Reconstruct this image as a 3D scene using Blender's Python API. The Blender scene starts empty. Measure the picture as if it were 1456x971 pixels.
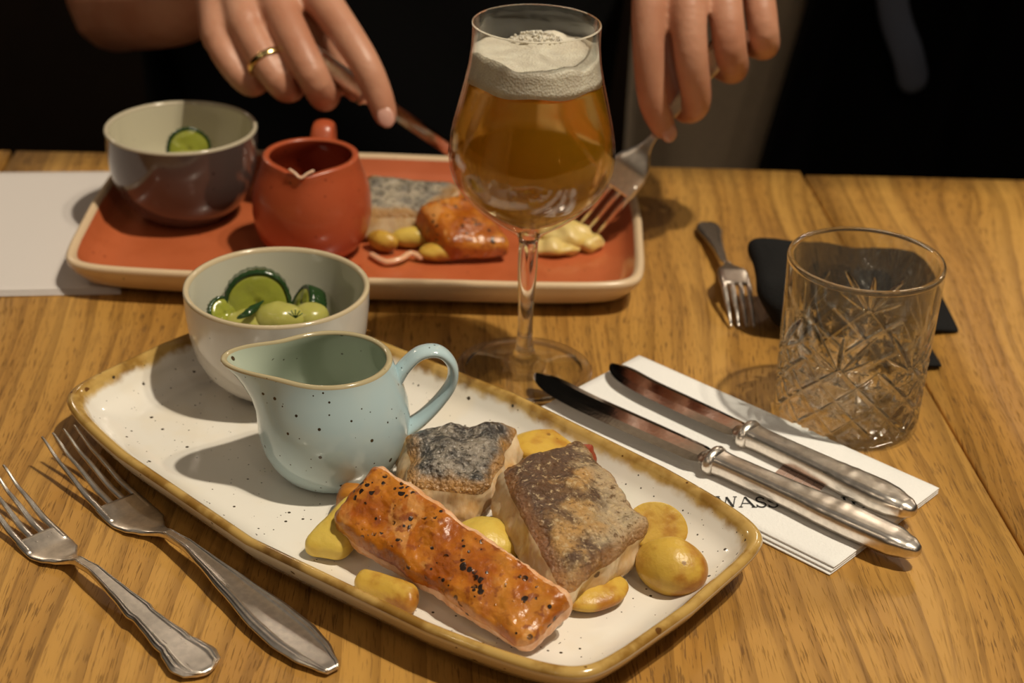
import bpy, bmesh, math, random
from mathutils import Vector, Matrix, noise

S = 0.01                       # everything below is written in centimetres
scene = bpy.context.scene
col = scene.collection
rng = random.Random(7)
PI = math.pi

# ------------------------------------------------------------------ camera
cd = bpy.data.cameras.new('camera')
cam = bpy.data.objects.new('camera', cd)
col.objects.link(cam)
TH, RO = 0.48380, 0.03357      # pitch below the horizon, roll
fw = Vector((0, math.cos(TH), -math.sin(TH)))
rt, up = Vector((1, 0, 0)), Vector((0, math.sin(TH), math.cos(TH)))
r2 = rt * math.cos(RO) + up * math.sin(RO)
u2 = up * math.cos(RO) - rt * math.sin(RO)
cam.matrix_world = Matrix(((r2.x, u2.x, -fw.x, 0), (r2.y, u2.y, -fw.y, 0), (r2.z, u2.z, -fw.z, 40 * S), (0, 0, 0, 1)))
cd.sensor_width = 36
cd.lens = 2373.3 / 1456 * 36
cd.clip_start = 0.02
cd.dof.use_dof = True
cd.dof.focus_distance = 0.68
cd.dof.aperture_fstop = 10.0
cd.dof.aperture_blades = 0
scene.camera = cam

# ------------------------------------------------------------------ light
world = bpy.data.worlds.new('dim_room')
scene.world = world
world.use_nodes = True
bg = world.node_tree.nodes['Background']
bg.inputs[0].default_value = (1.0, 0.86, 0.70, 1)
bg.inputs[1].default_value = 0.095

def lamp(name, kind, loc, power, color, size, aim=None, cone=None, blend=0.3):
    l = bpy.data.lights.new(name, kind)
    l.energy = power
    l.color = color
    l.shadow_soft_size = size * S
    o = bpy.data.objects.new(name, l)
    o.location = Vector(loc) * S
    if aim:
        o.rotation_euler = (Vector(aim) - Vector(loc)).to_track_quat('-Z', 'Y').to_euler()
    if cone:
        l.spot_size = math.radians(cone)
        l.spot_blend = blend
    col.objects.link(o)
    return o

WARM = (1.0, 0.885, 0.70)
lamp('pendant_lamp', 'SPOT', (83, 37, 233), 186, WARM, 4.0, (9, 72, 0), 27.5, 0.33)
lamp('pendant_lamp_twin', 'SPOT', (106, 34, 233), 48, WARM, 4.0, (12, 72, 0), 27.5, 0.33)
# the other small bulbs of the room, behind and above the camera
for k, (x, y, z, e) in enumerate(((-70, -120, 150, 5), (10, -190, 160, 6), (60, -90, 170, 5), (-110, 10, 150, 3), (120, -150, 150, 6))):
    lamp('ceiling_bulb', 'POINT', (x, y, z), e, (1.0, 0.8, 0.58), 3.5)
# added unseen lights, brightening the far plaster for the silver to reflect
for x in (-120, -30, 60, 150):
    lamp('added_wall_wash', 'POINT', (x, 196, 95), 5.0, (1.0, 0.84, 0.66), 6)
scene.view_settings.view_transform = 'Standard'
scene.view_settings.look = 'None'
scene.view_settings.gamma = 1
scene.view_settings.use_curve_mapping = False
scene.view_settings.exposure = 0.08

# ------------------------------------------------------------------ node helper
class G:
    def __init__(s, name):
        s.m = bpy.data.materials.new(name)
        s.m.use_nodes = True
        s.t = s.m.node_tree
        s.t.nodes.clear()
        s.out = s.n('ShaderNodeOutputMaterial')
        s.co = s.n('ShaderNodeTexCoord').outputs['Object']
    def n(s, typ, ins=None, **kw):
        nd = s.t.nodes.new(typ)
        for k, v in kw.items():
            setattr(nd, k, v)
        for k, v in (ins or {}).items():
            s.put(nd.inputs[k], v)
        return nd
    def put(s, sock, v):
        if isinstance(v, bpy.types.NodeSocket):
            s.t.links.new(v, sock)
        else:
            if sock.type == 'RGBA' and len(v) == 3:
                v = (*v, 1)
            sock.default_value = v
    def math(s, op, a, b=0.0, c=0.0, clamp=False):
        return s.n('ShaderNodeMath', {0: a, 1: b, 2: c}, operation=op, use_clamp=clamp).outputs[0]
    def ramp(s, fac, a, b, interp='LINEAR'):          # 0..1 between a and b
        return s.n('ShaderNodeMapRange', {'Value': fac, 'From Min': a, 'From Max': b}, clamp=True, interpolation_type='SMOOTHSTEP').outputs[0]
    def mix(s, f, a, b, mode='MIX'):
        nd = s.n('ShaderNodeMix', data_type='RGBA', blend_type=mode)
        s.put(nd.inputs[0], f); s.put(nd.inputs[6], a); s.put(nd.inputs[7], b)
        return nd.outputs[2]
    def scale(s, v, co=None, rot=0.0):
        return s.n('ShaderNodeMapping', {'Vector': co or s.co, 'Scale': v, 'Rotation': (0, 0, rot)}).outputs[0]
    def noise(s, scale, detail=3.0, co=None, rough=0.5, dist=0.0):
        return s.n('ShaderNodeTexNoise', {'Vector': co or s.co, 'Scale': scale, 'Detail': detail, 'Roughness': rough, 'Distortion': dist}).outputs[0]
    def specks(s, scale, size, keep, co=None):        # sparse round dots: mask 0..1
        v = s.n('ShaderNodeTexVoronoi', {'Vector': co or s.co, 'Scale': scale})
        c = s.n('ShaderNodeSeparateColor', {0: v.outputs['Color']})
        r = s.math('MULTIPLY', s.math('SUBTRACT', c.outputs[0], 1 - keep), size / keep)
        return s.ramp(s.math('SUBTRACT', r, v.outputs['Distance']), -0.01, 0.025)
    def axis(s, k, co=None):
        return s.n('ShaderNodeSeparateXYZ', {0: co or s.co}).outputs[k]
    def bump(s, h, strength, dist=0.001, normal=None):
        ins = {'Height': h, 'Strength': strength, 'Distance': dist}
        if normal: ins['Normal'] = normal
        return s.n('ShaderNodeBump', ins).outputs[0]
    def pbr(s, color, rough=0.5, normal=None, **kw):
        names = dict(metal='Metallic', spec='Specular IOR Level', sss='Subsurface Weight', rad='Subsurface Radius', sscale='Subsurface Scale',
                     trans='Transmission Weight', ior='IOR', coat='Coat Weight', coatr='Coat Roughness', sheen='Sheen Weight')
        ins = {'Base Color': color, 'Roughness': rough}
        for k, v in kw.items():
            ins[names[k]] = v
        if normal: ins['Normal'] = normal
        nd = s.n('ShaderNodeBsdfPrincipled', ins)
        s.t.links.new(nd.outputs[0], s.out.inputs[0])
        return nd

MAT = {}
def plain(name, color, rough=0.5, bumpy=0.0, bscale=300.0, vary=0.0, **kw):
    g = G(name)
    c = color
    if vary:
        c = g.mix(g.noise(bscale * 0.2, 4), tuple(x * (1 - vary) for x in color), tuple(min(1, x * (1 + vary)) for x in color))
    nm = g.bump(g.noise(bscale, 4), bumpy) if bumpy else None
    g.pbr(c, rough, nm, **kw)
    MAT[name] = g.m
    return g.m

# oak boards: straight grain along the board (local y), dark short pores, slow colour drift
def oak(name, seed, tone):
    g = G(name)
    co = g.n('ShaderNodeMapping', {'Vector': g.co, 'Location': (seed * 1.7, seed * 0.9, 0)}).outputs[0]
    warp = g.noise(6, 2, g.scale((1, 0.28, 1), co))
    sx = g.math('ADD', g.axis(0, co), g.math('MULTIPLY', g.math('SUBTRACT', warp, 0.5), 0.11))
    wc = g.n('ShaderNodeCombineXYZ', {0: sx, 1: g.axis(1, co), 2: 0.0}).outputs[0]
    broad = g.noise(30, 3, g.scale((1, 0.05, 1), wc), 0.55)
    lines = g.noise(300, 4, g.scale((1, 0.035, 1), wc), 0.6)
    pores = g.noise(1300, 2, g.scale((1, 0.055, 1), wc), 0.55)
    rings = g.n('ShaderNodeTexWave', {'Vector': g.scale((1, 0.02, 1), wc), 'Scale': 22.0, 'Distortion': 3.0, 'Detail': 2.0, 'Detail Scale': 1.2}, wave_type='BANDS', bands_direction='X', wave_profile='SAW').outputs['Fac']
    lt, md, dk = [tuple(x * tone for x in c) for c in ((0.49, 0.265, 0.062), (0.37, 0.182, 0.038), (0.145, 0.064, 0.013))]
    c = g.mix(g.ramp(broad, 0.35, 0.68), md, lt)
    c = g.mix(g.math('MULTIPLY', g.ramp(rings, 0.5, 1.0), 0.45), c, dk)
    c = g.mix(g.math('MULTIPLY', g.ramp(lines, 0.50, 0.70), 0.6), c, dk)
    pm = g.math('MULTIPLY', g.ramp(pores, 0.555, 0.65), g.math('ADD', 0.25, g.ramp(broad, 0.66, 0.42)), 0.0, True)
    c = g.mix(g.math('MULTIPLY', pm, 0.68), c, tuple(x * 0.75 for x in dk))
    stain = g.ramp(g.noise(14, 4, co), 0.60, 0.75)
    c = g.mix(g.math('MULTIPLY', stain, 0.35), c, tuple(x * 0.55 for x in md))
    h = g.math('SUBTRACT', g.math('MULTIPLY', lines, -0.3), pm)
    g.pbr(c, g.math('ADD', 0.42, g.math('MULTIPLY', pm, 0.25)), g.bump(h, 0.35, 0.0006), spec=0.35)
    MAT[name] = g.m
    return g.m
oak('oak_wide', 0.0, 1.0)
oak('oak_side', 3.3, 1.08)
oak('oak_dark', 1.3, 0.8)

# speckled stoneware glazes
def glaze(name, base, speck=(0.05, 0.035, 0.02), ochre=None, z0=0, z1=0, sc=250.0, keep=0.26, size=0.24, rough=0.14, tint=None):
    g = G(name)
    c = base
    c = g.mix(g.noise(25, 3), tuple(x * 0.93 for x in base), base)
    if tint:
        c = g.mix(g.ramp(g.noise(40, 3), 0.45, 0.7), c, tint)
    if ochre:
        z = g.math('ADD', g.axis(2), g.math('MULTIPLY', g.math('SUBTRACT', g.noise(140, 3), 0.5), 0.006))
        m = g.ramp(z, z0 * S, z1 * S)
        oc = g.mix(g.ramp(g.noise(60, 4), 0.42, 0.62), ochre, tuple(x * y for x, y in zip(ochre, (0.55, 0.45, 0.3))))
        oc = g.mix(g.math('MULTIPLY', g.ramp(g.noise(34, 5), 0.60, 0.72), 0.8), oc, (0.10, 0.04, 0.01))
        c = g.mix(m, c, oc)
    c = g.mix(g.specks(sc, size, keep), c, speck)
    c = g.mix(g.specks(sc * 2.1, size * 0.9, keep * 0.8), c, speck)
    g.pbr(c, rough, spec=0.5, coat=0.3, coatr=0.05)
    MAT[name] = g.m
    return g.m
glaze('plate_glaze', (0.80, 0.76, 0.69), ochre=(0.52, 0.34, 0.105), z0=1.45, z1=1.85, tint=(0.76, 0.70, 0.60))
glaze('plate_rim_glaze', (0.53, 0.36, 0.12), speck=(0.12, 0.05, 0.012), ochre=(0.49, 0.315, 0.095), z0=1.2, z1=1.5, sc=110, keep=0.2)
glaze('plate_underside_glaze', (0.68, 0.58, 0.42), sc=130)
glaze('bowl_outer_glaze', (0.66, 0.62, 0.56), keep=0.08, sc=120)
glaze('bowl_inner_glaze', (0.60, 0.58, 0.47), keep=0.02, sc=120)
glaze('bowl_rim_glaze', (0.56, 0.46, 0.30), keep=0.1, sc=120)
glaze('jug_outer_glaze', (0.46, 0.60, 0.64), sc=230, keep=0.28, size=0.26, tint=(0.47, 0.59, 0.61))
glaze('jug_inner_glaze', (0.44, 0.50, 0.40), sc=170, keep=0.12, size=0.3)
glaze('jug_rim_glaze', (0.44, 0.37, 0.22), sc=150, keep=0.2)
glaze('red_glaze', (0.50, 0.125, 0.045), speck=(0.25, 0.05, 0.02), tint=(0.44, 0.105, 0.035), sc=200, rough=0.3)
glaze('cream_clay', (0.70, 0.52, 0.33), keep=0.03, rough=0.3)
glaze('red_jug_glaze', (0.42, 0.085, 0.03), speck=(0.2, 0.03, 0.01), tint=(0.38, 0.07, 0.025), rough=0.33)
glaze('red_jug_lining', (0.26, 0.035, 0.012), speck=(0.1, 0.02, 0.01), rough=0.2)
glaze('worn_lip_glaze', (0.75, 0.50, 0.34), keep=0.02, rough=0.3)
glaze('dark_bowl_glaze', (0.085, 0.062, 0.055), speck=(0.03, 0.02, 0.02), rough=0.12)
glaze('cream_lining', (0.60, 0.55, 0.40), keep=0.02)
glaze('cream_lip', (0.50, 0.44, 0.32), keep=0.02)

# silver and steel
def silver(name, color, rough, scratch):
    g = G(name)
    st = g.noise(900, 3, g.scale((0.1, 1, 1)))
    sp = g.noise(350, 4)
    c = g.mix(g.ramp(sp, 0.3, 0.75), tuple(x * 0.82 for x in color), color)
    r = g.math('ADD', rough, g.math('MULTIPLY', g.math('SUBTRACT', st, 0.5), scratch))
    g.pbr(c, r, g.bump(sp, 0.05, 0.0004), metal=1.0)
    MAT[name] = g.m
silver('old_silver', (0.88, 0.81, 0.73), 0.30, 0.12)
silver('blade_steel', (0.66, 0.62, 0.58), 0.10, 0.10)
silver('gold', (0.95, 0.72, 0.30), 0.18, 0.05)

plain('napkin_paper', (0.80, 0.79, 0.77), 0.85, 0.35, 700)
plain('napkin_grey_paper', (0.62, 0.57, 0.54), 0.85, 0.3, 700)
plain('print_black', (0.02, 0.02, 0.02), 0.7)
plain('print_brown', (0.36, 0.24, 0.19), 0.8)
plain('black_cloth', (0.005, 0.0046, 0.0045), 0.85, 0.5, 900, spec=0.25)
plain('shirt_cloth', (0.004, 0.004, 0.0042), 0.95, 0.5, 900, spec=0.08)
plain('coat_cloth', (0.004, 0.004, 0.0048), 0.9, 0.5, 700, spec=0.08)
plain('coat_stripe', (0.13, 0.15, 0.21), 0.9, 0.4, 700)
plain('beige_upholstery', (0.66, 0.53, 0.38), 0.9, 0.4, 700, 0.12)
plain('dark_wood', (0.022, 0.012, 0.007), 0.5, 0.2, 120, 0.3)
plain('dark_plaster', (0.006, 0.0055, 0.005), 0.95, 0.2, 60, spec=0.1)
plain('cream_plaster', (0.62, 0.54, 0.43), 0.9, 0.2, 60)
plain('floor_boards', (0.02, 0.014, 0.01), 0.6, 0.2, 60, 0.3)
plain('trouser_cloth', (0.01, 0.01, 0.013), 0.9, 0.3, 800)

# glass, beer, foam
def glass(name, clear, tint=(1, 1, 1)):
    g = G(name)
    b = g.n('ShaderNodeBsdfGlass', {'Color': tint, 'Roughness': 0.0, 'IOR': 1.5})
    tr = g.n('ShaderNodeBsdfTransparent', {'Color': (0.97, 0.97, 0.96)})
    mx = g.n('ShaderNodeMixShader', {0: clear, 1: b.outputs[0], 2: tr.outputs[0]})
    g.t.links.new(mx.outputs[0], g.out.inputs[0])
    MAT[name] = g.m
# thin walls: light goes straight through and mirrors by the grazing angle; ground cuts bend it
def thin(name, clear=(0.965, 0.97, 0.965), cut=False):
    g = G(name)
    fc = g.n('ShaderNodeLayerWeight', {'Blend': 0.5}).outputs['Facing']
    fr = g.math('ADD', 0.05, g.math('MULTIPLY', g.math('POWER', fc, 3.5), 0.8))
    gl = g.n('ShaderNodeBsdfGlossy', {'Color': (1, 1, 1), 'Roughness': 0.02})
    tr = g.n('ShaderNodeBsdfTransparent', {'Color': clear})
    sh = g.n('ShaderNodeMixShader', {0: fr, 1: tr.outputs[0], 2: gl.outputs[0]}).outputs[0]
    if cut:
        b = g.n('ShaderNodeBsdfGlass', {'Color': (0.98, 0.99, 0.98), 'Roughness': 0.0, 'IOR': 1.5})
        at = g.n('ShaderNodeAttribute', attribute_name='cut').outputs['Fac']
        sh = g.n('ShaderNodeMixShader', {0: g.math('ADD', 0.05, g.math('MULTIPLY', g.ramp(at, 0.004, 0.03), 0.93)), 1: sh, 2: b.outputs[0]}).outputs[0]
    g.t.links.new(sh, g.out.inputs[0])
    MAT[name] = g.m
thin('thin_glass')
thin('cut_glass', cut=True)
glass('solid_glass', 0.1)
def liquid(name, col_, density, haze):    # clear liquid with a little yeast haze of its own colour
    g = G(name)
    b = g.n('ShaderNodeBsdfRefraction', {'Color': (1, 1, 1), 'Roughness': 0.14, 'IOR': 1.33})
    v = g.n('ShaderNodeVolumeAbsorption', {'Color': col_, 'Density': density})
    df = g.n('ShaderNodeBsdfDiffuse', {'Color': haze})
    tl = g.n('ShaderNodeBsdfTranslucent', {'Color': haze})
    hz = g.n('ShaderNodeMixShader', {0: 0.6, 1: df.outputs[0], 2: tl.outputs[0]})
    mx = g.n('ShaderNodeMixShader', {0: 0.35, 1: b.outputs[0], 2: hz.outputs[0]})
    g.t.links.new(mx.outputs[0], g.out.inputs[0])
    g.t.links.new(v.outputs[0], g.out.inputs[1])
    MAT[name] = g.m
liquid('amber_beer', (0.99, 0.76, 0.05), 10, (0.95, 0.52, 0.02))
g = G('beer_foam')
vor = g.n('ShaderNodeTexVoronoi', {'Vector': g.co, 'Scale': 900.0}).outputs['Distance']
fn = g.noise(120, 4)
g.pbr(g.mix(g.ramp(fn, 0.35, 0.7), (0.58, 0.52, 0.42), (0.70, 0.65, 0.53)), 0.5, g.bump(g.math('ADD', vor, fn), 0.4, 0.0008), sss=0.3, rad=(1, 0.9, 0.7), sscale=0.004)
MAT['beer_foam'] = g.m

# food
g = G('salmon_crust')
n1, n2, n3 = g.noise(75, 5), g.noise(230, 5), g.noise(38, 3)
c = g.mix(g.ramp(n1, 0.35, 0.65), (0.33, 0.078, 0.004), (0.50, 0.165, 0.012))
c = g.mix(g.math('MULTIPLY', g.ramp(n3, 0.5, 0.68), 0.6), c, (0.58, 0.25, 0.04))
st = g.noise(110, 3, g.scale((1, 0.22, 1), None, 0.5), 0.5, 0.6)
c = g.mix(g.math('MULTIPLY', g.ramp(st, 0.58, 0.68), 0.55), c, (0.66, 0.34, 0.10))
c = g.mix(g.math('MULTIPLY', g.ramp(n2, 0.54, 0.66), 0.8), c, (0.22, 0.048, 0.007))
pep = g.math('MULTIPLY', g.specks(420, 0.70, 0.36), g.ramp(g.noise(110, 3), 0.49, 0.57))
c = g.mix(pep, c, (0.018, 0.008, 0.004))
h = g.math('ADD', g.math('MULTIPLY', n2, 0.6), g.math('ADD', n1, g.math('MULTIPLY', pep, 0.7)))
g.pbr(c, g.math('ADD', 0.18, g.math('MULTIPLY', n2, 0.3)), g.bump(h, 0.75, 0.0016), spec=0.6, sss=0.08, rad=(1, 0.4, 0.1), sscale=0.003)
MAT['salmon_crust'] = g.m
def flesh(name, base, dark, speck):
    g = G(name)
    fl = g.noise(260, 3, g.scale((1, 1, 0.25)))
    c = g.mix(g.ramp(g.noise(90, 4), 0.4, 0.68), base, dark)
    c = g.mix(g.math('MULTIPLY', g.specks(230, 0.5, speck), 0.85), c, (0.07, 0.025, 0.01))
    g.pbr(c, 0.32, g.bump(fl, 0.5, 0.0012), sss=0.25, rad=(1, 0.5, 0.3), sscale=0.005)
    MAT[name] = g.m
flesh('salmon_flesh', (0.74, 0.45, 0.27), (0.62, 0.28, 0.10), 0.04)
flesh('white_flesh', (0.68, 0.52, 0.33), (0.54, 0.32, 0.12), 0.07)
for nm_, lo_, hi_ in (('silver_skin', (0.05, 0.046, 0.044), (0.27, 0.23, 0.18)), ('pale_skin', (0.16, 0.14, 0.11), (0.46, 0.39, 0.28))):
    g = G(nm_)                                    # grey fish skin, crackled
    cr = g.noise(420, 4, g.scale((1, 1, 1)), 0.6)
    b1 = g.noise(95, 4)
    c = g.mix(g.ramp(b1, 0.36, 0.62), lo_, hi_)
    c = g.mix(g.math('MULTIPLY', g.ramp(cr, 0.52, 0.7), 0.7), c, (0.42, 0.37, 0.31))
    c = g.mix(g.math('MULTIPLY', g.ramp(cr, 0.46, 0.36), 0.8), c, (0.02, 0.016, 0.014))
    edge = g.n('ShaderNodeAttribute', attribute_name='edge').outputs['Fac']
    c = g.mix(g.math('MULTIPLY', g.ramp(g.math('ADD', edge, g.math('MULTIPLY', g.math('SUBTRACT', b1, 0.5), 0.5)), 0.72, 0.98), 0.9), c, (0.40, 0.20, 0.05))
    gl = g.n('ShaderNodeTexVoronoi', {'Vector': g.co, 'Scale': 620.0}).outputs['Distance']
    cr = g.math('ADD', cr, g.math('MULTIPLY', gl, -0.5))
    g.pbr(c, 0.17, g.bump(cr, 1.0, 0.0017), spec=0.8)
    MAT[nm_] = g.m
g = G('crisp_skin')                                     # browned crisp skin
cr, b1, b2 = g.noise(360, 6, None, 0.7), g.noise(85, 5), g.noise(38, 3)
c = g.mix(g.ramp(b1, 0.38, 0.62), (0.52, 0.29, 0.095), (0.48, 0.32, 0.15))
yy = g.n('ShaderNodeAttribute', attribute_name='along').outputs['Fac']
ac = g.n('ShaderNodeAttribute', attribute_name='across').outputs['Fac']
yy = g.math('ADD', g.math('MULTIPLY', yy, 0.7), g.math('MULTIPLY', ac, 0.55))
film = g.ramp(g.math('ADD', g.math('MULTIPLY', ac, 0.25), g.noise(48, 3)), 0.42, 0.62)
c = g.mix(g.math('MULTIPLY', film, 0.6), c, (0.50, 0.42, 0.29))
dark = g.ramp(g.math('ADD', g.math('MULTIPLY', yy, -0.40), g.math('ADD', b2, g.math('MULTIPLY', b1, 0.9))), 0.76, 1.0)
c = g.mix(g.math('MULTIPLY', dark, 0.9), c, (0.075, 0.030, 0.012))
c = g.mix(g.math('MULTIPLY', g.ramp(cr, 0.54, 0.64), 0.75), c, (0.68, 0.50, 0.27))
c = g.mix(g.math('MULTIPLY', g.ramp(cr, 0.46, 0.36), 0.8), c, (0.10, 0.042, 0.014))
edge = g.n('ShaderNodeAttribute', attribute_name='edge').outputs['Fac']
c = g.mix(g.math('MULTIPLY', g.ramp(edge, 0.8, 1.0), 0.75), c, (0.34, 0.13, 0.022))
gl = g.n('ShaderNodeTexVoronoi', {'Vector': g.co, 'Scale': 620.0}).outputs['Distance']
cr = g.math('ADD', cr, g.math('MULTIPLY', gl, -0.5))
g.pbr(c, 0.16, g.bump(g.math('ADD', cr, g.math('MULTIPLY', b1, 0.5)), 1.0, 0.0017), spec=0.85)
MAT['crisp_skin'] = g.m
def potato(name, a, b, lo, hi):
    g = G(name)
    nz = g.noise(70, 4)
    c = g.mix(g.ramp(nz, lo, hi), a, b)
    c = g.mix(g.math('MULTIPLY', g.specks(260, 0.4, 0.06), 0.7), c, (0.16, 0.06, 0.012))
    g.pbr(c, 0.36, g.bump(g.noise(260, 5), 0.35, 0.0014), spec=0.4, sss=0.12, rad=(1, 0.7, 0.2), sscale=0.004)
    MAT[name] = g.m
potato('potato_pale', (0.62, 0.45, 0.085), (0.52, 0.32, 0.04), 0.45, 0.75)
potato('potato_brown', (0.58, 0.37, 0.06), (0.36, 0.14, 0.016), 0.42, 0.66)
potato('potato_fried', (0.50, 0.20, 0.025), (0.30, 0.09, 0.01), 0.4, 0.65)
potato('potato_mash', (0.70, 0.54, 0.22), (0.60, 0.42, 0.10), 0.4, 0.7)
plain('cucumber_rind', (0.016, 0.045, 0.012), 0.15, 0.5, 250, 0.4)
plain('cucumber_flesh', (0.27, 0.29, 0.04), 0.18, 0.35, 260, 0.25, sss=0.3, rad=(0.6, 1, 0.2), sscale=0.004)
plain('cucumber_pale', (0.38, 0.36, 0.09), 0.22, 0.25, 260, 0.12, sss=0.3, rad=(0.7, 1, 0.2), sscale=0.004)
plain('herb_green', (0.10, 0.30, 0.02), 0.35, 0.3, 400, 0.2)
plain('dill_green', (0.05, 0.10, 0.015), 0.4)
plain('tomato_red', (0.30, 0.055, 0.025), 0.25, 0.4, 300, 0.3)
plain('onion', (0.72, 0.42, 0.25), 0.25, 0.1, 200, 0.1, sss=0.3, sscale=0.003)

# skin
g = G('skin')
n1, n2 = g.noise(28, 3), g.noise(380, 3)
c = g.mix(g.ramp(n1, 0.35, 0.7), (0.54, 0.27, 0.17), (0.44, 0.19, 0.11))
g.pbr(c, 0.45, g.bump(n2, 0.25, 0.0008), sss=0.15, rad=(1, 0.35, 0.2), sscale=0.006)
MAT['skin'] = g.m
plain('nail', (0.60, 0.33, 0.26), 0.25, sss=0.1, sscale=0.003)
plain('hair', (0.03, 0.018, 0.01), 0.5, 0.6, 500)

# ------------------------------------------------------------------ mesh helpers
def vnormals(V, F):
    N = [Vector((0, 0, 0)) for _ in V]
    for f in F:
        p = [V[i] for i in f]
        n = Vector((0, 0, 0))
        for i in range(len(p)):
            n += Vector(p[i]).cross(Vector(p[(i + 1) % len(p)]))
        for i in f:
            N[i] += n
    return [n.normalized() if n.length > 0 else Vector((0, 0, 1)) for n in N]

def mesh(name, V, F, mat, parent=None, smooth=True, normals=None, attrs=None, loc=None):
    me = bpy.data.meshes.new(name)
    me.from_pydata([tuple(c * S for c in v) for v in V], [], F)
    me.materials.append(MAT[mat])
    if smooth:
        me.polygons.foreach_set('use_smooth', [True] * len(F))
    me.update()
    if normals:
        me.normals_split_custom_set_from_vertices([tuple(n) for n in normals])
    for k, vals in (attrs or {}).items():
        a = me.attributes.new(k, 'FLOAT', 'POINT')
        a.data.foreach_set('value', vals)
    o = bpy.data.objects.new(name, me)
    col.objects.link(o)
    if parent:
        o.parent = parent
    if loc:
        o.location = Vector(loc) * S
    return o

FLAT = set()
def split_parts(V, F, L, spec, parent, attrs=None):
    # one closed surface shared out between parts, its shading kept whole across the seams
    N = vnormals(V, F)
    res = {}
    for lab, (name, mat) in spec.items():
        fs = [f for f, l in zip(F, L) if l == lab]
        used = sorted({i for f in fs for i in f})
        ix = {v: k for k, v in enumerate(used)}
        at = {k: [vals[i] for i in used] for k, vals in (attrs or {}).items()}
        res[lab] = mesh(name, [V[i] for i in used], [[ix[i] for i in f] for f in fs], mat, parent, name not in FLAT, None if name in FLAT else [N[i] for i in used], at)
    return res

def tag(o, label, cat, group=None):
    o['label'] = label
    o['category'] = cat
    if group:
        o['group'] = group
    return o

def thing(name, label, cat, loc=(0, 0, 0), rz=0.0, group=None):
    o = bpy.data.objects.new(name, None)
    o.empty_display_size = 0.02
    col.objects.link(o)
    o.location = Vector(loc) * S
    o.rotation_euler = (0, 0, rz)
    return tag(o, label, cat, group)

def structure(o):
    o['kind'] = 'structure'
    return o

def lathe(prof, n=96, cx=0, cy=0, cz=0):
    V, F, rows = [], [], []
    for r, z in prof:
        if r < 1e-6:
            rows.append([len(V)]); V.append((cx, cy, cz + z))
        else:
            rows.append(list(range(len(V), len(V) + n)))
            V += [(cx + r * math.cos(2 * PI * k / n), cy + r * math.sin(2 * PI * k / n), cz + z) for k in range(n)]
    L = []
    for i in range(len(rows) - 1):
        a, b = rows[i], rows[i + 1]
        for k in range(n):
            k2 = (k + 1) % n
            if len(a) == 1 and len(b) == 1: continue
            if len(a) == 1: F.append([a[0], b[k2], b[k]])
            elif len(b) == 1: F.append([a[k], a[k2], b[0]])
            else: F.append([a[k], a[k2], b[k2], b[k]])
            L.append(i)
    return V, F, L, rows

def loft(rings, caps=True):
    V, F = [], []
    n = len(rings[0])
    for r in rings: V += [tuple(p) for p in r]
    for i in range(len(rings) - 1):
        for k in range(n):
            k2 = (k + 1) % n
            F.append([i * n + k, i * n + k2, (i + 1) * n + k2, (i + 1) * n + k])
    if caps:
        F.append(list(range(n))[::-1])
        F.append([(len(rings) - 1) * n + k for k in range(n)])
    return V, F

def smoothpath(pts, m=6):
    # Catmull-Rom through points of any dimension
    out = []
    P = [Vector(p) for p in pts]
    for i in range(len(P) - 1):
        p0, p1, p2, p3 = P[max(0, i - 1)], P[i], P[i + 1], P[min(len(P) - 1, i + 2)]
        for k in range(m):
            t = k / m
            out.append(0.5 * ((2 * p1) + (p2 - p0) * t + (2 * p0 - 5 * p1 + 4 * p2 - p3) * t * t + (3 * p1 - p0 - 3 * p2 + p3) * t ** 3))
    out.append(P[-1])
    return out

def interp(tab, x):
    # smooth interpolation in a sorted table of (x, value...)
    if x <= tab[0][0]: return tab[0][1:]
    for (a, b) in zip(tab, tab[1:]):
        if x <= b[0]:
            t = (x - a[0]) / (b[0] - a[0])
            t = t * t * (3 - 2 * t) * 0.5 + t * 0.5
            return tuple(p + (q - p) * t for p, q in zip(a[1:], b[1:]))
    return tab[-1][1:]

def tube(path, rad, n=14, flat=1.0, side=None, round_end=True):
    # path: points, rad: radius per point or number; flat squashes the section along its second axis
    P = [Vector(p) for p in path]
    R = rad if isinstance(rad, (list, tuple)) else [rad] * len(P)
    rings = []
    prev = Vector(side) if side else None
    for i, p in enumerate(P):
        t = (P[min(i + 1, len(P) - 1)] - P[max(i - 1, 0)]).normalized()
        if prev is None:
            prev = t.orthogonal()
        a = (prev - t * prev.dot(t)).normalized()
        b = t.cross(a)
        prev = a
        rings.append((p, a, b, t, R[i]))
    def ring(p, a, b, r):
        return [p + a * (r * math.cos(2 * PI * k / n)) + b * (r * flat * math.sin(2 * PI * k / n)) for k in range(n)]
    out = []
    if round_end:
        p, a, b, t, r = rings[0]
        for q in (80, 60, 35):
            out.append(ring(p - t * (r * math.sin(math.radians(q))), a, b, r * math.cos(math.radians(q))))
    out += [ring(p, a, b, r) for p, a, b, t, r in rings]
    if round_end:
        p, a, b, t, r = rings[-1]
        for q in (35, 60, 80):
            out.append(ring(p + t * (r * math.sin(math.radians(q))), a, b, r * math.cos(math.radians(q))))
    return loft(out)

def join(*parts):
    V, F = [], []
    for v, f in parts:
        k = len(V)
        V += [tuple(x) for x in v]
        F += [[i + k for i in q] for q in f]
    return V, F

def shift(V, o):
    return [(v[0] - o[0], v[1] - o[1], v[2] - o[2]) for v in V]

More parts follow.
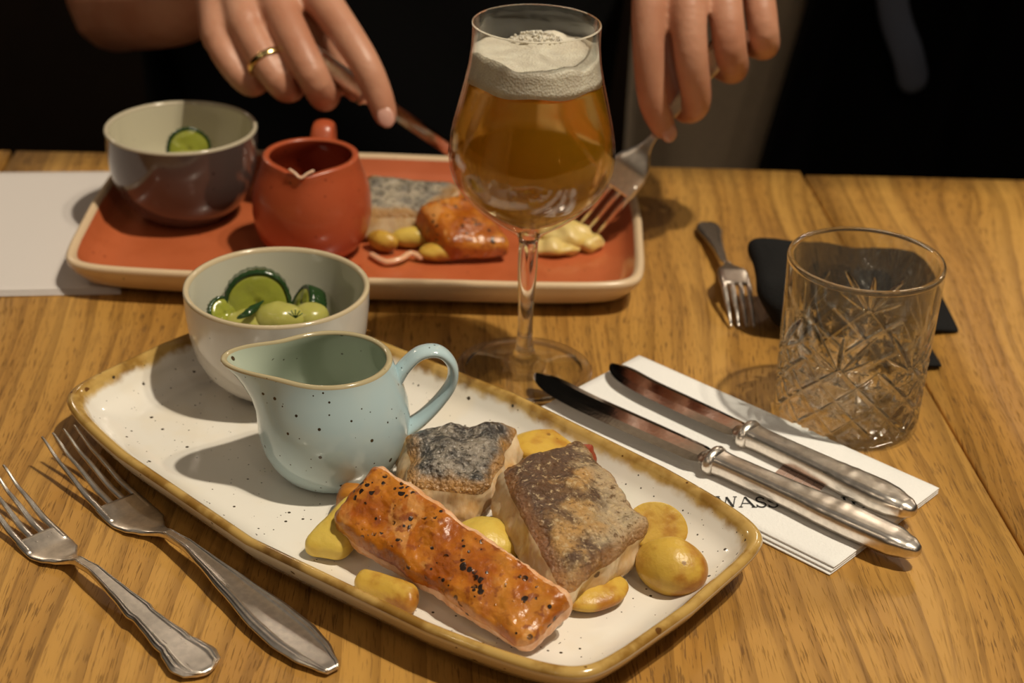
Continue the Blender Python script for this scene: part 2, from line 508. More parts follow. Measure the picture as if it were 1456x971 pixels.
def hexa(c, n=(30, 20, 10), rnd=0.5, amp=0.08, fs=1.2, seed=0, crown=0.0, fine=0.0, drop=0.0):
    # rounded block spanned by eight corners c (four of the top a b c d, four below), surface roughened with noise
    c = [Vector(p) for p in c]
    dims = [((c[1] - c[0]).length + (c[2] - c[3]).length) / 2, ((c[3] - c[0]).length + (c[2] - c[1]).length) / 2,
            sum((c[i] - c[i + 4]).length for i in range(4)) / 4]
    rr = [min(0.98, 2 * rnd / d) for d in dims]
    V, F, L, ix, pq = [], [], [], {}, []
    def vert(i, j, k):
        key = (i, j, k)
        if key in ix: return ix[key]
        p = [2 * i / n[0] - 1, 2 * j / n[1] - 1, 2 * k / n[2] - 1]
        q = [max(-(1 - r), min(1 - r, x)) for x, r in zip(p, rr)]
        d = [(x - y) / r for x, y, r in zip(p, q, rr)]
        l = math.sqrt(sum(x * x for x in d))
        if l > 1e-6:
            m = max(abs(x) for x in d)
            d = [x / l * m for x in d]
        p2 = [y + x * r for y, x, r in zip(q, d, rr)]
        u, v, w = [(x + 1) / 2 for x in p2]
        top = c[0] * (1 - u) * (1 - v) + c[1] * u * (1 - v) + c[2] * u * v + c[3] * (1 - u) * v
        bot = c[4] * (1 - u) * (1 - v) + c[5] * u * (1 - v) + c[6] * u * v + c[7] * (1 - u) * v
        pos = bot.lerp(top, w)
        pos = pos + Vector((0, 0, 1)) * (crown * (1 - p2[0] ** 2) * (1 - p2[1] ** 2) * w - drop * max(0, p2[0]) ** 2 * w)
        ix[key] = len(V)
        V.append(pos)
        pq.append((p2[0], p2[1], p2[2]))
        return ix[key]
    def face(a, lab):
        F.append(a); L.append(lab)
    for i in range(n[0]):
        for j in range(n[1]):
            face([vert(i, j, n[2]), vert(i + 1, j, n[2]), vert(i + 1, j + 1, n[2]), vert(i, j + 1, n[2])], 'top')
            face([vert(i, j, 0), vert(i, j + 1, 0), vert(i + 1, j + 1, 0), vert(i + 1, j, 0)], 'low')
    for i in range(n[0]):
        for k in range(n[2]):
            face([vert(i, 0, k), vert(i + 1, 0, k), vert(i + 1, 0, k + 1), vert(i, 0, k + 1)], 'side')
            face([vert(i, n[1], k), vert(i, n[1], k + 1), vert(i + 1, n[1], k + 1), vert(i + 1, n[1], k)], 'side')
    for j in range(n[1]):
        for k in range(n[2]):
            face([vert(0, j, k), vert(0, j, k + 1), vert(0, j + 1, k + 1), vert(0, j + 1, k)], 'side')
            face([vert(n[0], j, k), vert(n[0], j + 1, k), vert(n[0], j + 1, k + 1), vert(n[0], j, k + 1)], 'side')
    # outward orientation
    cen = sum((Vector(v) for v in V), Vector()) / len(V)
    f0 = F[len(F) // 3]
    nn = (Vector(V[f0[1]]) - Vector(V[f0[0]])).cross(Vector(V[f0[2]]) - Vector(V[f0[0]]))
    vol = sum((Vector(V[f[0]]) - cen).dot((Vector(V[f[1]]) - cen).cross(Vector(V[f[2]]) - cen)) for f in F)
    if vol < 0:
        F = [f[::-1] for f in F]
    N = vnormals(V, F)
    off = Vector((seed * 7.3, seed * 3.1, seed * 1.7))
    V2 = []
    for v, nv in zip(V, N):
        d = amp * noise.noise(v * fs + off) + fine * noise.noise(v * fs * 5 + off)
        V2.append(v + nv * d)
    return V2, F, L, pq

def ellipsoid(c, ax, flat_n=None, flat_d=0.0, n=40, m=24, amp=0.04, fs=1.3, seed=0, rot=None):
    # potato: ellipsoid with semi-axes ax, optionally cut by a plane through normal flat_n at distance flat_d
    V, F = [], []
    R = Matrix.Identity(3) if rot is None else Matrix(rot)
    fn = Vector(flat_n).normalized() if flat_n else None
    for i in range(m + 1):
        a = PI * i / m
        for k in range(n):
            b = 2 * PI * k / n
            p = Vector((math.sin(a) * math.cos(b), math.sin(a) * math.sin(b), math.cos(a)))
            q = Vector((p.x * ax[0], p.y * ax[1], p.z * ax[2]))
            q += p * (amp * noise.noise(q * fs + Vector((seed * 5.1, seed, 0))))
            q = R @ q
            if fn:
                e = q.dot(fn) - flat_d
                if e > 0: q = q - fn * (e * 0.96)
            V.append(q + Vector(c))
    for i in range(m):
        for k in range(n):
            F.append([i * n + k, (i + 1) * n + k, (i + 1) * n + (k + 1) % n, i * n + (k + 1) % n])
    return V, F

def solo(name, label, cat, VF, mat, o, group=None, smooth=True):
    ob = mesh(name, shift(VF[0], o), VF[1], mat, None, smooth, None, None, o)
    return tag(ob, label, cat, group)

def box(x0, x1, y0, y1, z0, z1, b=0.0):
    V, F = [], []
    if b <= 0:
        V = [(x, y, z) for z in (z0, z1) for y in (y0, y1) for x in (x0, x1)]
        F = [[0, 2, 3, 1], [4, 5, 7, 6], [0, 1, 5, 4], [2, 6, 7, 3], [0, 4, 6, 2], [1, 3, 7, 5]]
        return V, F
    V, F, L, pq = hexa([(x0, y0, z1), (x1, y0, z1), (x1, y1, z1), (x0, y1, z1), (x0, y0, z0), (x1, y0, z0), (x1, y1, z0), (x0, y1, z0)],
                       (12, 12, 8), b, 0)
    return V, F

# ------------------------------------------------------------------ the room
structure(mesh('floor', *box(-260, 260, -260, 260, -77, -75), 'floor_boards', smooth=False))
structure(mesh('wall_back', *box(-260, 260, 230, 240, -75, 230), 'cream_plaster', smooth=False))
structure(mesh('trim_1', *box(-260, 260, 227, 230, -75, 5), 'dark_wood', smooth=False))
structure(mesh('wall_left', *box(-270, -260, -260, 240, -75, 190), 'dark_plaster', smooth=False))
structure(mesh('wall_front', *box(-260, 260, -270, -260, -75, 190), 'dark_plaster', smooth=False))
structure(mesh('wall_right', *box(260, 270, -260, 240, -75, 190), 'dark_plaster', smooth=False))

# ------------------------------------------------------------------ the table: oak boards laid towards the far edge
table = thing('dining_table', 'long oak dining table with wide grained boards under all the tableware', 'table', (0, 0, -75))
FAR = lambda x: 101.05 + 0.0203 * x
def seam(k):                                      # x at the far and near end of joint k
    return {-3: (-92, -98), -2: (-60, -62), -1: (-32.5, -27.5), 0: (18.45, 24.6), 1: (52, 64), 2: (86, 102)}[k]
def plank(k, mat):
    (a0, a1), (b0, b1) = seam(k), seam(k + 1)
    g = 0.11
    NE = 27.0
    dy = -0.5 if k >= 0 else 0.0
    dz = -0.06 if k >= 0 else 0.0
    top, bot = 75 + dz, 71
    def pt(x, y, z): return (x, y, z)
    yA, yB = FAR(a0) + dy, FAR(b0) + dy
    c = [pt(a1 + g, NE, top), pt(b1 - g, NE, top), pt(b0 - g, yB, top), pt(a0 + g, yA, top),
         pt(a1 + g, NE, bot), pt(b1 - g, NE, bot), pt(b0 - g, yB, bot), pt(a0 + g, yA, bot)]
    V, F, L, pq = hexa(c, (10, 24, 10), 0.18, 0)
    mesh('plank', V, F, mat, table)
for k, m in ((-3, 'oak_side'), (-2, 'oak_wide'), (-1, 'oak_wide'), (0, 'oak_side'), (1, 'oak_wide')):
    plank(k, m)
for x in (-86, 84):
    for y in (36, 92):
        mesh('leg', *box(x - 4, x + 4, y - 4, y + 4, 0, 71, 0.4), 'oak_side', table)
mesh('apron', *box(-82, 80, 90.5, 93.5, 62, 71, 0.3), 'oak_side', table)
mesh('apron', *box(-82, 80, 34.5, 37.5, 62, 71, 0.3), 'oak_side', table)

# ------------------------------------------------------------------ rectangular plates
def plate(t, a, b, pa, pb_near, pb_far, foot, rim_z, floor_z, mats, cr=1.0, power=2.0):
    # outline with gently bowed sides and rounded corners, swept from the middle over floor and rim to the foot
    M = 240
    def outline(sc_in):
        pts = []
        for k in range(M):
            th = 2 * PI * k / M
            cx, sy = math.cos(th), math.sin(th)
            e = 2 / 14.0                          # superellipse close to a rectangle
            ai, bi = a - sc_in, b - sc_in
            x = ai * math.copysign(abs(cx) ** e, cx)
            y = bi * math.copysign(abs(sy) ** e, sy)
            pb = pb_near if y < 0 else pb_far
            X = x + math.copysign(1, x) * pa * (1 - (y / bi) ** 2) * min(1, abs(x) / ai) ** 2
            Y = y + math.copysign(1, y) * pb * (1 - (x / ai) ** 2) * min(1, abs(y) / bi) ** 2
            pts.append(Vector((X, Y)))
        return pts
    # profile: (inset from outline, z, label)
    R = rim_z; f = floor_z
    prof = [(2.35, f + 0.02, 'dish'), (1.85, f + 0.10, 'dish'), (1.3, f + 0.34, 'dish'), (0.85, f + 0.66, 'dish'), (0.52, R - 0.22, 'dish'), (0.36, R - 0.05, 'rim'),
            (0.22, R, 'rim'), (0.08, R - 0.05, 'rim'), (0.0, R - 0.2, 'rim'), (0.05, R - 0.42, 'under'), (0.28, R - 0.85, 'under'), (0.75, 0.62, 'under'),
            (1.35, 0.26, 'under'), (foot, 0.08, 'under'), (foot + 0.15, 0.0, 'under'), (foot + 0.5, 0.0, 'under'), (foot + 0.7, 0.2, 'under')]
    V, F, L, rows = [], [], [], []
    base = outline(2.35)
    for q in (0.0, 0.3, 0.6, 0.85):               # floor
        if q == 0.0:
            rows.append(([len(V)], 'dish')); V.append((0, 0, f))
        else:
            rows.append((list(range(len(V), len(V) + M)), 'dish')); V += [(p.x * q, p.y * q, f) for p in base]
    for ins, z, lab in prof:
        o = outline(ins)
        rows.append((list(range(len(V), len(V) + M)), lab))
        V += [(p.x, p.y, z) for p in o]
    rows.append(([len(V)], 'under')); V.append((0, 0, 0.2))
    for (A, la), (Bq, lb) in zip(rows, rows[1:]):
        for k in range(M):
            k2 = (k + 1) % M
            if len(A) == 1: F.append([A[0], Bq[k], Bq[k2]])
            elif len(Bq) == 1: F.append([A[k2], A[k], Bq[0]])
            else: F.append([A[k2], A[k], Bq[k], Bq[k2]])
            L.append(lb)
    return split_parts(V, F, L, {'dish': ('dish', mats[0]), 'rim': ('rim', mats[1]), 'under': ('underside', mats[2])}, t)

PC, PA = (-4.85, 61.0), -0.684
t = thing('rectangular_plate', 'large white speckled rectangular plate with a brown-yellow edge carrying three fish pieces', 'plate', (*PC, 0), PA)
plate(t, 15.05, 6.5, 0.5, 1.95, 1.5, 2.3, 2.1, 0.55, ('plate_glaze', 'plate_rim_glaze', 'plate_underside_glaze'))
FL = 0.6                                              # height of its floor

# the far plate, terracotta glaze inside
t = thing('rectangular_plate', 'terracotta-red rectangular plate with a cream edge at the far side of the table', 'plate', (-8.55, 87.6, 0), 0.0)
plate(t, 15.35, 8.6, 0.4, 0.5, 0.5, 2.3, 2.1, 0.55, ('red_glaze', 'cream_clay', 'cream_clay'))

# ------------------------------------------------------------------ bowls
def bowl(t, R, Hh, fr, mats):
    prof = [(0.0, 0.12), (fr * 0.8, 0.12), (fr * 0.86, 0.0), (fr, 0.0), (fr + 0.12, 0.1), (R * 0.70, 0.55), (R * 0.83, 1.2), (R * 0.915, 2.0), (R * 0.965, 3.0), (R * 0.99, 4.1), (R, Hh - 0.16),
            (R - 0.02, Hh - 0.04), (R - 0.12, Hh), (R - 0.24, Hh - 0.05), (R - 0.29, Hh - 0.2), (R * 0.955 - 0.3, 3.2), (R * 0.9 - 0.3, 2.2), (R * 0.78 - 0.28, 1.25), (R * 0.6 - 0.2, 0.72), (R * 0.3, 0.5), (0.0, 0.46)]
    out = [Vector((r, z)) for r, z in prof]
    V, F, L, rows = lathe(prof, 120)
    lab = ['outer' if i < 10 else 'rim' if i < 14 else 'lining' for i in L]
    split_parts(V, F, lab, {'outer': ('body', mats[0]), 'rim': ('rim', mats[1]), 'lining': ('lining', mats[2])}, t)
BZ = FL + 0.09
B1 = (-11.04, 69.85, BZ)
t = thing('bowl', 'white glazed bowl of cucumber salad on the speckled white plate', 'bowl', B1)
bowl(t, 4.32, 5.2, 2.3, ('bowl_outer_glaze', 'bowl_rim_glaze', 'bowl_inner_glaze'))
B2 = (-19.3, 89.75, BZ)
t = thing('bowl', 'dark brown bowl with cream inside on the terracotta plate', 'bowl', B2)
bowl(t, 4.32, 5.35, 2.3, ('dark_bowl_glaze', 'cream_lip', 'cream_lining'))

# ------------------------------------------------------------------ jugs
def jug(t, prof_out, wall, spout_dir, spout_len, spout_rise, mats, handle_pts, handle_w, handle_flat, pinch=0.42):
    # closed lathe, its upper rows pulled out into a lip towards spout_dir; then a strap handle opposite
    top = prof_out[-1][1]
    inner = [(max(0.0, r - wall), z) for r, z in prof_out[::-1]]
    no = len(prof_out)
    rimr, rimz = prof_out[-1]
    prof = [(0.0, prof_out[0][1] + 0.08)] + prof_out + [(rimr - 0.02, rimz + 0.1), (rimr - wall * 0.5, rimz + 0.14), (rimr - wall + 0.02, rimz + 0.1)] + inner[:-2] + [(inner[-3][0] * 0.7, 0.34), (0.0, 0.3)]
    V, F, L, rows = lathe(prof, 144)
    W = []
    for (x, y, z) in V:
        r = math.hypot(x, y)
        a = math.atan2(y, x)
        h = max(0.0, min(1.0, (z / top - 0.52) / 0.48))
        da = (a + PI) % (2 * PI) - PI
        g_ = math.exp(-(da / pinch) ** 2) + 0.22 * math.exp(-(da / (pinch * 2.4)) ** 2)
        k = h ** 1.8 * g_
        r2_ = r + spout_len * k * min(1, r / 1.2)
        W.append((r2_ * math.cos(a), r2_ * math.sin(a), z + spout_rise * h ** 2 * math.exp(-(da / (pinch * 1.3)) ** 2) * min(1, r / 1.2)))
    lab = ['body' if i < no else 'rim' if i < no + 4 else 'lining' for i in L]
    split_parts(W, F, lab, {'body': ('body', mats[0]), 'rim': ('rim', mats[1]), 'lining': ('lining', mats[2])}, t)
    path = smoothpath(handle_pts, 8)
    n = len(path)
    rad = [handle_w * (1.0 + 0.35 * abs(2 * i / (n - 1) - 1) ** 3) for i in range(n)]
    v, f = tube(path, rad, 18, handle_flat, (0, 1, 0), True)
    mesh('handle', v, f, mats[0], t)

J1 = (-7.62, 62.45, FL)
t = thing('milk_jug', 'pale blue speckled jug with a looped handle on the white plate', 'jug', J1, PI + 0.20)
jug(t, [(1.95, 0.0), (2.15, 0.03), (2.5, 0.32), (2.86, 0.8), (3.12, 1.4), (3.27, 2.1), (3.3, 2.75), (3.22, 3.4), (3.05, 4.0), (2.84, 4.6), (2.66, 5.05), (2.56, 5.4)],
    0.27, 0, 1.75, 0.32, ('jug_outer_glaze', 'jug_rim_glaze', 'jug_inner_glaze'),
    [(-2.75, 0, 4.35), (-3.15, 0, 4.95), (-3.8, 0, 5.5), (-4.6, 0, 5.5), (-5.15, 0, 4.85), (-5.15, 0, 3.95), (-4.6, 0, 3.05), (-3.85, 0, 2.25), (-3.15, 0, 1.75)], 0.50, 0.46)
J2 = (-11.35, 85.45, FL)
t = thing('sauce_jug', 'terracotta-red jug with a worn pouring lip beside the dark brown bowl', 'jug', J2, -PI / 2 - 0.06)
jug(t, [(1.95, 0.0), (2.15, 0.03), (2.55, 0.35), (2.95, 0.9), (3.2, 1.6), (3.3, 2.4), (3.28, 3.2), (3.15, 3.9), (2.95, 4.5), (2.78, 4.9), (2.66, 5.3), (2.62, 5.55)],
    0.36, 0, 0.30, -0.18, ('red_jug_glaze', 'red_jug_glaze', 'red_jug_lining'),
    [(-3.25, 0, 4.75), (-3.4, 0, 5.3), (-3.75, 0, 5.75), (-4.4, 0, 5.75), (-4.7, 0, 5.0), (-4.5, 0, 3.8), (-3.9, 0, 2.6), (-3.0, 0, 1.9)], 0.62, 0.5, 0.30)
v, f = tube(smoothpath([(2.72, -0.62, 5.78), (2.86, -0.34, 5.66), (3.0, 0, 5.46), (2.86, 0.34, 5.66), (2.72, 0.62, 5.78)], 6), 0.085, 10)
mesh('worn_lip', v, f, 'worn_lip_glaze', t)

# ------------------------------------------------------------------ stemmed beer glass, its beer and foam
BG = (0.63, 72.97, 0)
outer = [(0.0, 0.03), (1.2, 0.03), (2.9, 0.0), (3.3, 0.02), (3.42, 0.10), (3.36, 0.19), (2.9, 0.24), (2.0, 0.34), (1.2, 0.50), (0.80, 0.70), (0.58, 0.95), (0.46, 1.35), (0.39, 1.9), (0.36, 2.6), (0.37, 3.4), (0.41, 4.3), (0.46, 5.2), (0.48, 6.0), (0.47, 6.7), (0.47, 7.1), (0.56, 7.4),
         (0.92, 7.72), (1.42, 8.08), (1.95, 8.45), (2.5, 8.92), (3.0, 9.4), (3.4, 9.88), (3.68, 10.4), (3.85, 11.0), (3.90, 11.6), (3.84, 12.3), (3.68, 13.15), (3.45, 14.1), (3.21, 15.1), (3.02, 16.0), (2.93, 16.8), (2.91, 17.4), (2.92, 17.80)]
lip = [(2.90, 17.86), (2.86, 17.87), (2.82, 17.83)]
inner = [(2.80, 17.4), (2.82, 16.8), (2.91, 16.0), (3.10, 15.1), (3.34, 14.1), (3.57, 13.15), (3.73, 12.3), (3.79, 11.6), (3.74, 11.0), (3.56, 10.4), (3.28, 9.92), (2.86, 9.46), (2.34, 9.0), (1.75, 8.56), (1.1, 8.2), (0.5, 8.02), (0.0, 7.98)]
t = thing('beer_glass', 'tall stemmed tulip glass of amber beer between the two plates', 'glass', BG)
V, F, L, rows = lathe(outer + lip + inner, 120)
split_parts(V, F, ['foot_rim' if 1 < i < 6 else 'foot' if i < 8 else 'stem' if i < 20 else 'rim' if len(outer) - 1 <= i < len(outer) + 2 else 'bowl' for i in L], {'foot': ('foot', 'thin_glass'), 'foot_rim': ('foot_rim', 'solid_glass'), 'rim': ('rim', 'solid_glass'), 'stem': ('stem', 'solid_glass'), 'bowl': ('bowl', 'thin_glass')}, t)
eps = -0.02
FB = 15.42                                              # foam starts here
liq = [(0.0, 7.96)] + [(r + eps, z - 0.01) for r, z in inner[::-1][1:] if z < FB - 0.3]
def rin(z): return interp([(zz, rr) for rr, zz in inner[::-1]], z)[0]
liq += [(rin(FB) + eps, FB), (rin(FB) * 0.5, FB + 0.01), (0.0, FB + 0.01)]
t = thing('beer', 'amber beer under thick white foam in the stemmed glass', 'drink', (*BG[:2], 0))
V, F, L, rows = lathe(liq, 120)
mesh('beer_body', V, F, 'amber_beer', t)
# foam: thick ring high against the wall, a wavy top edge and a bubbly mound at the back
n = 120
rowsF = []
zs = [FB - 0.12, FB + 0.3, FB + 0.7, FB + 1.0]
V, F = [], []
def wav(a): return 0.16 * math.sin(2 * a + 0.6) + 0.10 * math.sin(5 * a + 1.0) + 0.05 * math.sin(11 * a)
grid = []
for i in range(5):
    f_ = i / 4
    row = []
    for k in range(n):
        a = 2 * PI * k / n
        z = FB - 0.16 + 0.06 * math.sin(7 * a) * (1 - f_) + f_ * (1.28 + wav(a))
        r = rin(z) + 0.02
        row.append((r * math.cos(a), r * math.sin(a), z))
    grid.append(row)
for q in (0.965, 0.9, 0.78, 0.62, 0.45, 0.28, 0.12):
    row = []
    for k in range(n):
        a = 2 * PI * k / n
        x, y = 2.85 * q * math.cos(a), 2.85 * q * math.sin(a)
        back = math.exp(-((x - 0.05) / 1.1) ** 2 - ((y - 1.5) / 0.85) ** 2)
        z = FB + 1.13 + wav(a) * q ** 3 - 0.10 * math.sin(PI * (1 - q)) + 0.40 * back + 0.07 * noise.noise(Vector((x * 2.2, y * 2.2, 0))) + 0.04 * noise.noise(Vector((x * 7, y * 7, 3)))
        row.append((x, y, z))
    grid.append(row)
for q in (0.4, 0.97):
    grid.append([(rin(FB) * q * math.cos(2 * PI * k / n), rin(FB) * q * math.sin(2 * PI * k / n), FB - 0.16) for k in range(n)])
order = [grid[-2], grid[-1]] + grid[:-2]
V, F = loft([r for r in order])
mesh('foam', V, F, 'beer_foam', t)
bub = []
for k in range(130):
    a, rr = rng.uniform(0, 2 * PI), 0.95 * math.sqrt(rng.random())
    x, y = 0.05 + 1.25 * rr * math.cos(a), 1.35 + 0.75 * rr * math.sin(a)
    back = math.exp(-((x - 0.05) / 1.1) ** 2 - ((y - 1.5) / 0.85) ** 2)
    s = rng.uniform(0.03, 0.085)
    bub.append(ellipsoid((x, y, FB + 1.12 + 0.40 * back), (s, s, s), None, 0, 8, 6, 0))
b = mesh('foam_bubbles', *join(*bub), 'beer_foam', t)
b['kind'] = 'stuff'

# ------------------------------------------------------------------ cut-glass tumbler
TG = (16.1, 69.65, 0)
RB, RT, TH_ = 3.42, 3.60, 8.35
def rout(z): return RB + (RT - RB) * (z / TH_) + 0.0
NT, NC = 432, 12
def cut(a, z):
    # depth of the cuts at angle a, height z
    s = a * NC / (2 * PI)
    cw = 2 * PI * 3.5 / NC
    tt = (z - 0.75) / 1.7
    d = 0.0
    if 0.55 < z < 6.6:
        A, Bq = s + tt, s - tt
        la, lb = abs((A + 0.5) % 1 - 0.5), abs((Bq + 0.5) % 1 - 0.5)
        fade = 1.0 if z < 4.2 else 0.0
        for l in (la, lb):
            g_ = 0.22 * max(0.0, 1 - l * 1.25 / 0.15)
            d = max(d, g_ * fade)
        if z < 4.15:
            # star in every diamond: local coordinates from its centre
            u, v = ((A % 1) + (Bq % 1)) / 2 - 0.5, ((A % 1) - (Bq % 1)) / 2
            X, Y = u * cw, v * 1.7
            for ang, ln in ((0, 0.52), (PI / 2, 0.5), (PI / 4, 0.3), (-PI / 4, 0.3)):
                p = X * math.cos(ang) + Y * math.sin(ang)
                q = abs(-X * math.sin(ang) + Y * math.cos(ang))
                w = 0.13 * max(0.0, 1 - (p / ln) ** 2)
                if w > 0: d = max(d, 0.16 * max(0.0, 1 - q / w))
        # long leaf cuts fanning upwards from every third crossing
        for m in range(-1, 2):
            s0 = round(s / 2.0) * 2.0 + m * 2.0
            X, Y = (s - s0) * cw, z - 3.9
            for ang in (90, 56, 124, 33, 147):
                ca, sa = math.cos(math.radians(ang)), math.sin(math.radians(ang))
                ln = 2.6 if ang in (56, 124) else 1.9
                p, q = X * ca + Y * sa, abs(-X * sa + Y * ca)
                if 0 < p < ln:
                    w = 0.17 * math.sin(PI * p / ln) ** 0.7
                    d = max(d, 0.2 * max(0.0, 1 - q / max(w, 1e-3)))
    return d
zrow = [0.0, 0.06, 0.18, 0.35, 0.5] + [0.55 + 0.0475 * i for i in range(128)] + [6.75, 7.2, 7.7, 8.1]
V, F, L = [], [], []
rows = []
def add_row(pts): rows.append(list(range(len(V), len(V) + NT))); V.extend(pts)
def circ(r, z): return [(r * math.cos(2 * PI * k / NT), r * math.sin(2 * PI * k / NT), z) for k in range(NT)]
add_row(circ(0.4, 0.12)); add_row(circ(2.2, 0.12)); add_row(circ(2.9, 0.0)); add_row(circ(RB - 0.12, 0.0))
for z in zrow[1:]:
    add_row([((rout(z) - cut(2 * PI * k / NT, z)) * math.cos(2 * PI * k / NT), (rout(z) - cut(2 * PI * k / NT, z)) * math.sin(2 * PI * k / NT), z) for k in range(NT)])
nb = len(rows)
add_row(circ(RT, TH_ - 0.12)); add_row(circ(RT - 0.03, TH_ - 0.03)); add_row(circ(RT - 0.12, TH_)); add_row(circ(RT - 0.24, TH_ - 0.04)); add_row(circ(RT - 0.28, TH_ - 0.16))
for z, r in ((7.2, 3.27), (5.5, 3.19), (3.5, 3.06), (2.2, 2.98), (1.6, 2.86), (1.35, 2.55), (1.26, 1.9), (1.25, 0.4)): add_row(circ(r, z))
for i in range(len(rows) - 1):
    for k in range(NT):
        k2 = (k + 1) % NT
        F.append([rows[i][k], rows[i][k2], rows[i + 1][k2], rows[i + 1][k]])
        L.append('base' if i < 7 else 'band' if i < nb - 4 else 'body' if i < nb - 1 else 'rim' if i < nb + 4 else 'body')
F.append(rows[0][::-1]); L.append('base')
F.append(rows[-1]); L.append('body')
t = thing('tumbler', 'empty cut-glass tumbler with star and diamond cuts standing by the napkin', 'glass', TG, 0.15)
dep = [0.0] * len(V)
for i, row in enumerate(rows):
    for k, vi in enumerate(row):
        if 4 <= i < nb:
            dep[vi] = max(RB, math.hypot(V[vi][0], V[vi][1]) * 0 + rout(V[vi][2])) - math.hypot(V[vi][0], V[vi][1]) if 0.5 < V[vi][2] < 6.8 else 0.0
split_parts(V, F, L, {'base': ('base', 'cut_glass'), 'band': ('cut_band', 'cut_glass'), 'body': ('wall', 'cut_glass'), 'rim': ('rim', 'solid_glass')}, t, {'cut': dep})

# ------------------------------------------------------------------ cutlery
def frame(p0, p1, roll=0.0):
    # local x from p0 to p1, y sideways, z up
    x = (Vector(p1) - Vector(p0)).normalized()
    y = Vector((0, 0, 1)).cross(x).normalized()
    z = x.cross(y)
    if roll:
        y, z = y * math.cos(roll) + z * math.sin(roll), z * math.cos(roll) - y * math.sin(roll)
    return Matrix(((x.x, y.x, z.x, p0[0] * S), (x.y, y.y, z.y, p0[1] * S), (x.z, y.z, z.z, p0[2] * S), (0, 0, 0, 1)))

def place(t, p0, p1, roll=0.0):
    t.matrix_world = frame(p0, p1, roll)
    return (Vector(p1) - Vector(p0)).length

def handle_loft(stations, zf, ridges=(0.80, 0.62), rh=0.05):
    # stations (x, halfwidth, halfthickness); moulded border lines follow the outline
    rings = []
    NS = 64
    for x, hw, ht in stations:
        z0 = zf(x)
        ring = []
        for k in range(NS + 1):
            s = -1 + 2 * k / NS
            h = ht * (1 - abs(s) ** 6) ** 0.5 if abs(s) < 1 else 0
            h += sum(rh * math.exp(-((abs(s) - q) / 0.05) ** 2) for q in ridges) * min(1, hw / 0.4)
            ring.append((x, s * hw, z0 + h))
        for k in range(1, NS):
            s = 1 - 2 * k / NS
            ring.append((x, s * hw, z0 - ht * (1 - abs(s) ** 6) ** 0.5))
        rings.append(ring)
    return loft(rings)

def dense(tab, n):
    return [(x, *interp(tab, x)) for x in [tab[0][0] + (tab[-1][0] - tab[0][0]) * i / n for i in range(n + 1)]]

def fork(name, label, p_tip, p_end, group, zprof, tine, root, neck, hw, handle, roll=0.0, cat='fork', tines=4):
    t = thing(name, label, cat, (0, 0, 0), 0, group)
    Lg = place(t, p_tip, p_end, roll)
    zt = [(x * Lg, z) for x, z in zprof]
    zf = lambda x: interp(zt, x)[0]
    # shoulders
    st = []
    for q, w in ((tine - 0.03, 0.98), (tine, 1.0), (tine + 0.3 * (root - tine), 1.0), (tine + 0.6 * (root - tine), 0.88), (tine + 0.8 * (root - tine), 0.62), (root, 0.36), (root + 0.4 * (neck - root), 0.24), (neck, 0.2)):
        st.append((q * Lg, hw * w, 0.10 + 0.06 * max(0, q - tine) / (neck - tine)))
    v, f = handle_loft(dense(st, 30), zf, ())
    mesh('head', v, f, 'old_silver', t)
    for k in range(tines):
        y0 = hw * (-0.80 + 1.6 * k / (tines - 1))
        rings = []
        for i in range(25):
            x = tine * Lg * 1.10 * i / 24
            w = 0.06 + 0.10 * min(1, x / (0.7 * tine * Lg))
            tz = 0.05 + 0.055 * min(1, x / (0.5 * tine * Lg))
            y = y0 * (0.90 + 0.10 * x / (tine * Lg))
            z = zf(x)
            rings.append([(x, y + w * math.cos(2 * PI * j / 10), z + tz * math.sin(2 * PI * j / 10)) for j in range(10)])
        mesh('tine', *loft(rings), 'old_silver', t)
    hs = [(x * Lg, w, th) for x, w, th in handle]
    v, f = handle_loft(dense(hs, 70), zf)
    mesh('handle', v, f, 'old_silver', t)
    return t

ZF = [(0, 0.0), (0.08, -0.55), (0.2, -1.02), (0.3, -1.12), (0.38, -0.85), (0.45, -0.35), (0.52, -0.10), (0.62, -0.08), (0.8, -0.08), (1.0, 0.0)]
fork('dinner_fork', 'silver fork with a plain pointed handle lying beside the white plate', (-19.89, 63.09, 1.62), (-6.21, 49.03, 0.22), 'silver forks on the bare wood', ZF, 0.27, 0.40, 0.455, 1.1,
     [(0.43, 0.22, 0.16), (0.47, 0.24, 0.17), (0.52, 0.29, 0.15), (0.58, 0.42, 0.13), (0.68, 0.68, 0.12), (0.80, 0.98, 0.11), (0.87, 1.02, 0.11), (0.93, 0.86, 0.11), (0.985, 0.48, 0.11), (1.0, 0.30, 0.07)])
fork('dinner_fork', 'silver fork with a scalloped fiddle-shaped handle, tines cut off by the frame', (-21.96, 59.59, 1.65), (-10.79, 48.63, 0.22), 'silver forks on the bare wood', ZF, 0.27, 0.40, 0.455, 1.0,
     [(0.43, 0.21, 0.16), (0.48, 0.23, 0.16), (0.55, 0.30, 0.14), (0.64, 0.42, 0.12), (0.715, 0.58, 0.12), (0.735, 0.50, 0.12), (0.78, 0.58, 0.11), (0.85, 0.74, 0.11), (0.872, 0.72, 0.11), (0.885, 0.84, 0.11), (0.94, 1.02, 0.11), (0.975, 0.86, 0.1), (0.992, 0.45, 0.1), (1.0, 0.15, 0.06)])
